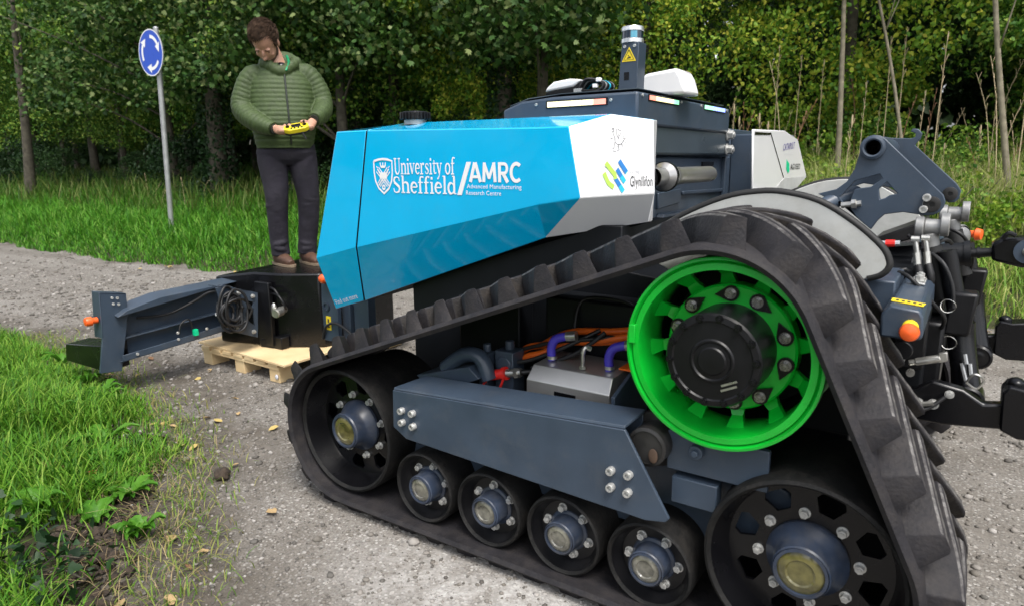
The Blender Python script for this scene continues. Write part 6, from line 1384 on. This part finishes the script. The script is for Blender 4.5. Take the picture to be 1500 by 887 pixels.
# hood lying round the neck
for k in range(22):
    t = -PI * .40 + PI * 1.80 * k / 21 + PI / 2 + .3
    g.ell((.058 + .118 * math.cos(t), .015 + .105 * math.sin(t) * (1 if math.sin(t) > 0 else 1.2), 1.455 + .022 * math.sin(t * 3) + (.03 if math.sin(t) < 0 else -.025 * math.sin(t))), (.034, .034, .042), 0, 12, 8)
g.ell((.085, -.10, 1.475), (.125, .065, .10), 0, 20, 12); g.ell((.155, -.02, 1.47), (.04, .075, .07), 0, 16, 10)
jk = remeshed('jacket', g, .0056, JK, pers, 1)
def front_b(z): return float(np.interp(z, [.885, .93, 1.0, 1.12, 1.25, 1.34, 1.40, 1.44, 1.47], [.150, .165, .178, .180, .165, .145, .125, .11, .095])) + float(np.interp(z, [.885, 1.05, 1.25, 1.47], [.01, .025, .005, .0]))
g = G(); g.tube([man(.078 + .012 * (1.43 - z) * 2, front_b(z) + .006, z) for z in np.linspace(.90, 1.42, 16)], .0065, 6); part('zip', g, JKD, jk, 60)
g = G(); g.tube([man(-.195, .06, .90), man(-.185, .085, .93)], .004, 6); part('pocket_zip', g, M['steel'], pers, 60)
g = G()
for a in ((.100, .125, 1.515, .112, .130, 1.46, .085, .145, 1.41), (.105, .100, 1.52, .118, .118, 1.47, .092, .148, 1.41)): g.tube([man(*a[0:3]), man(*a[3:6]), man(*a[6:9])], .0065, 6, smooth=4)
part('neck_strap', g, mat('green_ribbon', (.01, .30, .12), .5), pers, 60)
g = G(); g.ell((.062, .078, 1.43), (.05, .04, .045), 0, 14, 10); g.v = [man(*v) for v in g.v]; part('shirt', g, M['black'], pers, 60)
for c, r in (((-.016, .277, .999), .036), ((.254, .279, 1.066), .034)):
    g = G(); d = Vector((.5, .75, -.1)).normalized() if c[0] < .1 else Vector((-.3, .85, -.3)).normalized(); q = Vector(c)
    g.tube([q - d * .014, q + d * .006], [r * 1.0, r * .95], 16); g.v = [man(*v) for v in g.v]; part('cuff', g, JKD, jk, 60)
# trousers
g = G()
loft(g, [((.055, .0, z), (w, 0, 0), (0, d, 0)) for z, w, d in ((.95, .185, .135), (.90, .200, .142), (.84, .215, .142), (.79, .20, .125), (.75, .15, .09))], 40)
limb(g, [(-.04, .0, .90), (-.048, .012, .78), (-.040, .03, .62), (-.040, .04, .50), (-.045, .01, .34), (-.046, -.012, .20), (-.040, -.012, .075)], [.108, .108, .092, .081, .074, .069, .067], 90, seg=36, wr=0.)
limb(g, [(.150, .0, .90), (.165, .0, .78), (.180, .01, .62), (.188, .012, .50), (.180, -.01, .34), (.165, -.03, .20), (.152, -.035, .075)], [.108, .108, .092, .081, .076, .071, .070], 90, seg=36, wr=0.)
for (x, f, z, w, sgn) in ((-.04, .10, .52, .07, 1), (-.045, .10, .47, .08, -1), (.188, .08, .50, .08, 1), (.185, .075, .46, .07, -1), (-.045, .055, .13, .055, 1), (-.043, .055, .17, .06, -1), (.153, .03, .12, .06, -1), (.155, .03, .16, .06, 1), (.17, .08, .70, .07, 1), (-.05, .09, .72, .07, -1)):
    limb(g, [(x - w, f - .045, z + .02 * sgn), (x - w * .4, f - .008, z + .006 * sgn), (x + w * .4, f - .008, z - .006 * sgn), (x + w, f - .045, z - .02 * sgn)], [.006, .021, .021, .006], 10, seg=8)
remeshed('trousers', g, .0075, TR, pers, 2)
for (x, f, ang) in ((-.045, -.015, 25), (.152, -.035, 22)):
    a = math.radians(ang); d = Vector((math.sin(a), math.cos(a), 0)); c = Vector((x, f, 0)); g = G()
    def sh(t, z): return c + d * t + Vector((0, 0, z))
    limb(g, [sh(-.07, .05), sh(-.02, .055), sh(.05, .052), (sh(.12, .038)), sh(.18, .026)], [.036, .046, .044, .040, .024], 20, seg=20); limb(g, [sh(-.02, .05), sh(-.015, .10)], [.05, .05], 6, seg=20)
    s_ = remeshed('shoe', g, .007, SHO, pers, 1)
    g = G(); side = Vector((d.y, -d.x, 0)); P = [sh(-.105, 0)]
    for t, w in ((-.10, .028), (-.05, .040), (.03, .044), (.11, .048), (.17, .040), (.205, .015)): P.append(sh(t, 0) + side * w)
    P.append(sh(.21, 0)); 
    for t, w in ((.205, .015), (.17, .040), (.11, .048), (.03, .044), (-.05, .040), (-.10, .028)): P.append(sh(t, 0) - side * w)
    g.prism([tuple(p) for p in P], (0, 0, .018)); g.v = [man(*v) for v in g.v]; part('sole', g, SOLE, s_, 30)
# the remote control in his hands
rc = thing('remote_control', 'yellow and black handheld remote control in the man\'s hands', 'remote control', man(.128, .36, 1.0))
rcR = Matrix.Rotation(math.radians(-10), 3, 'Y') @ Matrix.Rotation(math.radians(-30), 3, 'X')
def rcv(g): g.v = [man(*(Vector((.128, .365, 1.004)) + rcR @ Vector(v))) for v in g.v]; return g
YM = mat('yellow_plastic', (.75, .60, .02), .4)
oct_ = [(-.085, -.018), (-.060, -.045), (.060, -.045), (.085, -.018), (.085, .022), (.055, .045), (-.055, .045), (-.085, .022)]
g = G(); g.prism([(x, y, -.018) for x, y in oct_], (0, 0, .034)); rbody = part('housing', rcv(g), YM, rc, 20, .006)
g = G(); g.prism([(x * .98, y * .98, -.030) for x, y in oct_], (0, 0, .012)); part('base_shell', rcv(g), M['satin'], rc, 20, .004)
g = G(); g.box((-.032, -.022, .0155), (.032, .018, .021)); part('display', rcv(g), M['black'], rc, 20, .002)
for x in (-.058, .058):
    g = G(); g.cyl((x, .0, .015), (x, .0, .022), .014, seg=14); g.cyl((x, 0, .022), (x, .0, .040), .005, seg=8); g.ell((x, 0, .042), (.009, .009, .007), 0, 10, 6); part('joystick', rcv(g), M['satin'], rc, 40)
for k in range(4): g = G(); g.cyl((-.036 + .024 * k, .033, .015), (-.036 + .024 * k, .033, .022), .006, seg=10); part('button', rcv(g), M['satin'], rc, 40)
g = G(); g.cyl((.03, .045, -.015), (.045, .085, -.05), .006, seg=8); part('strap_clip', rcv(g), M['satin'], rc, 40)
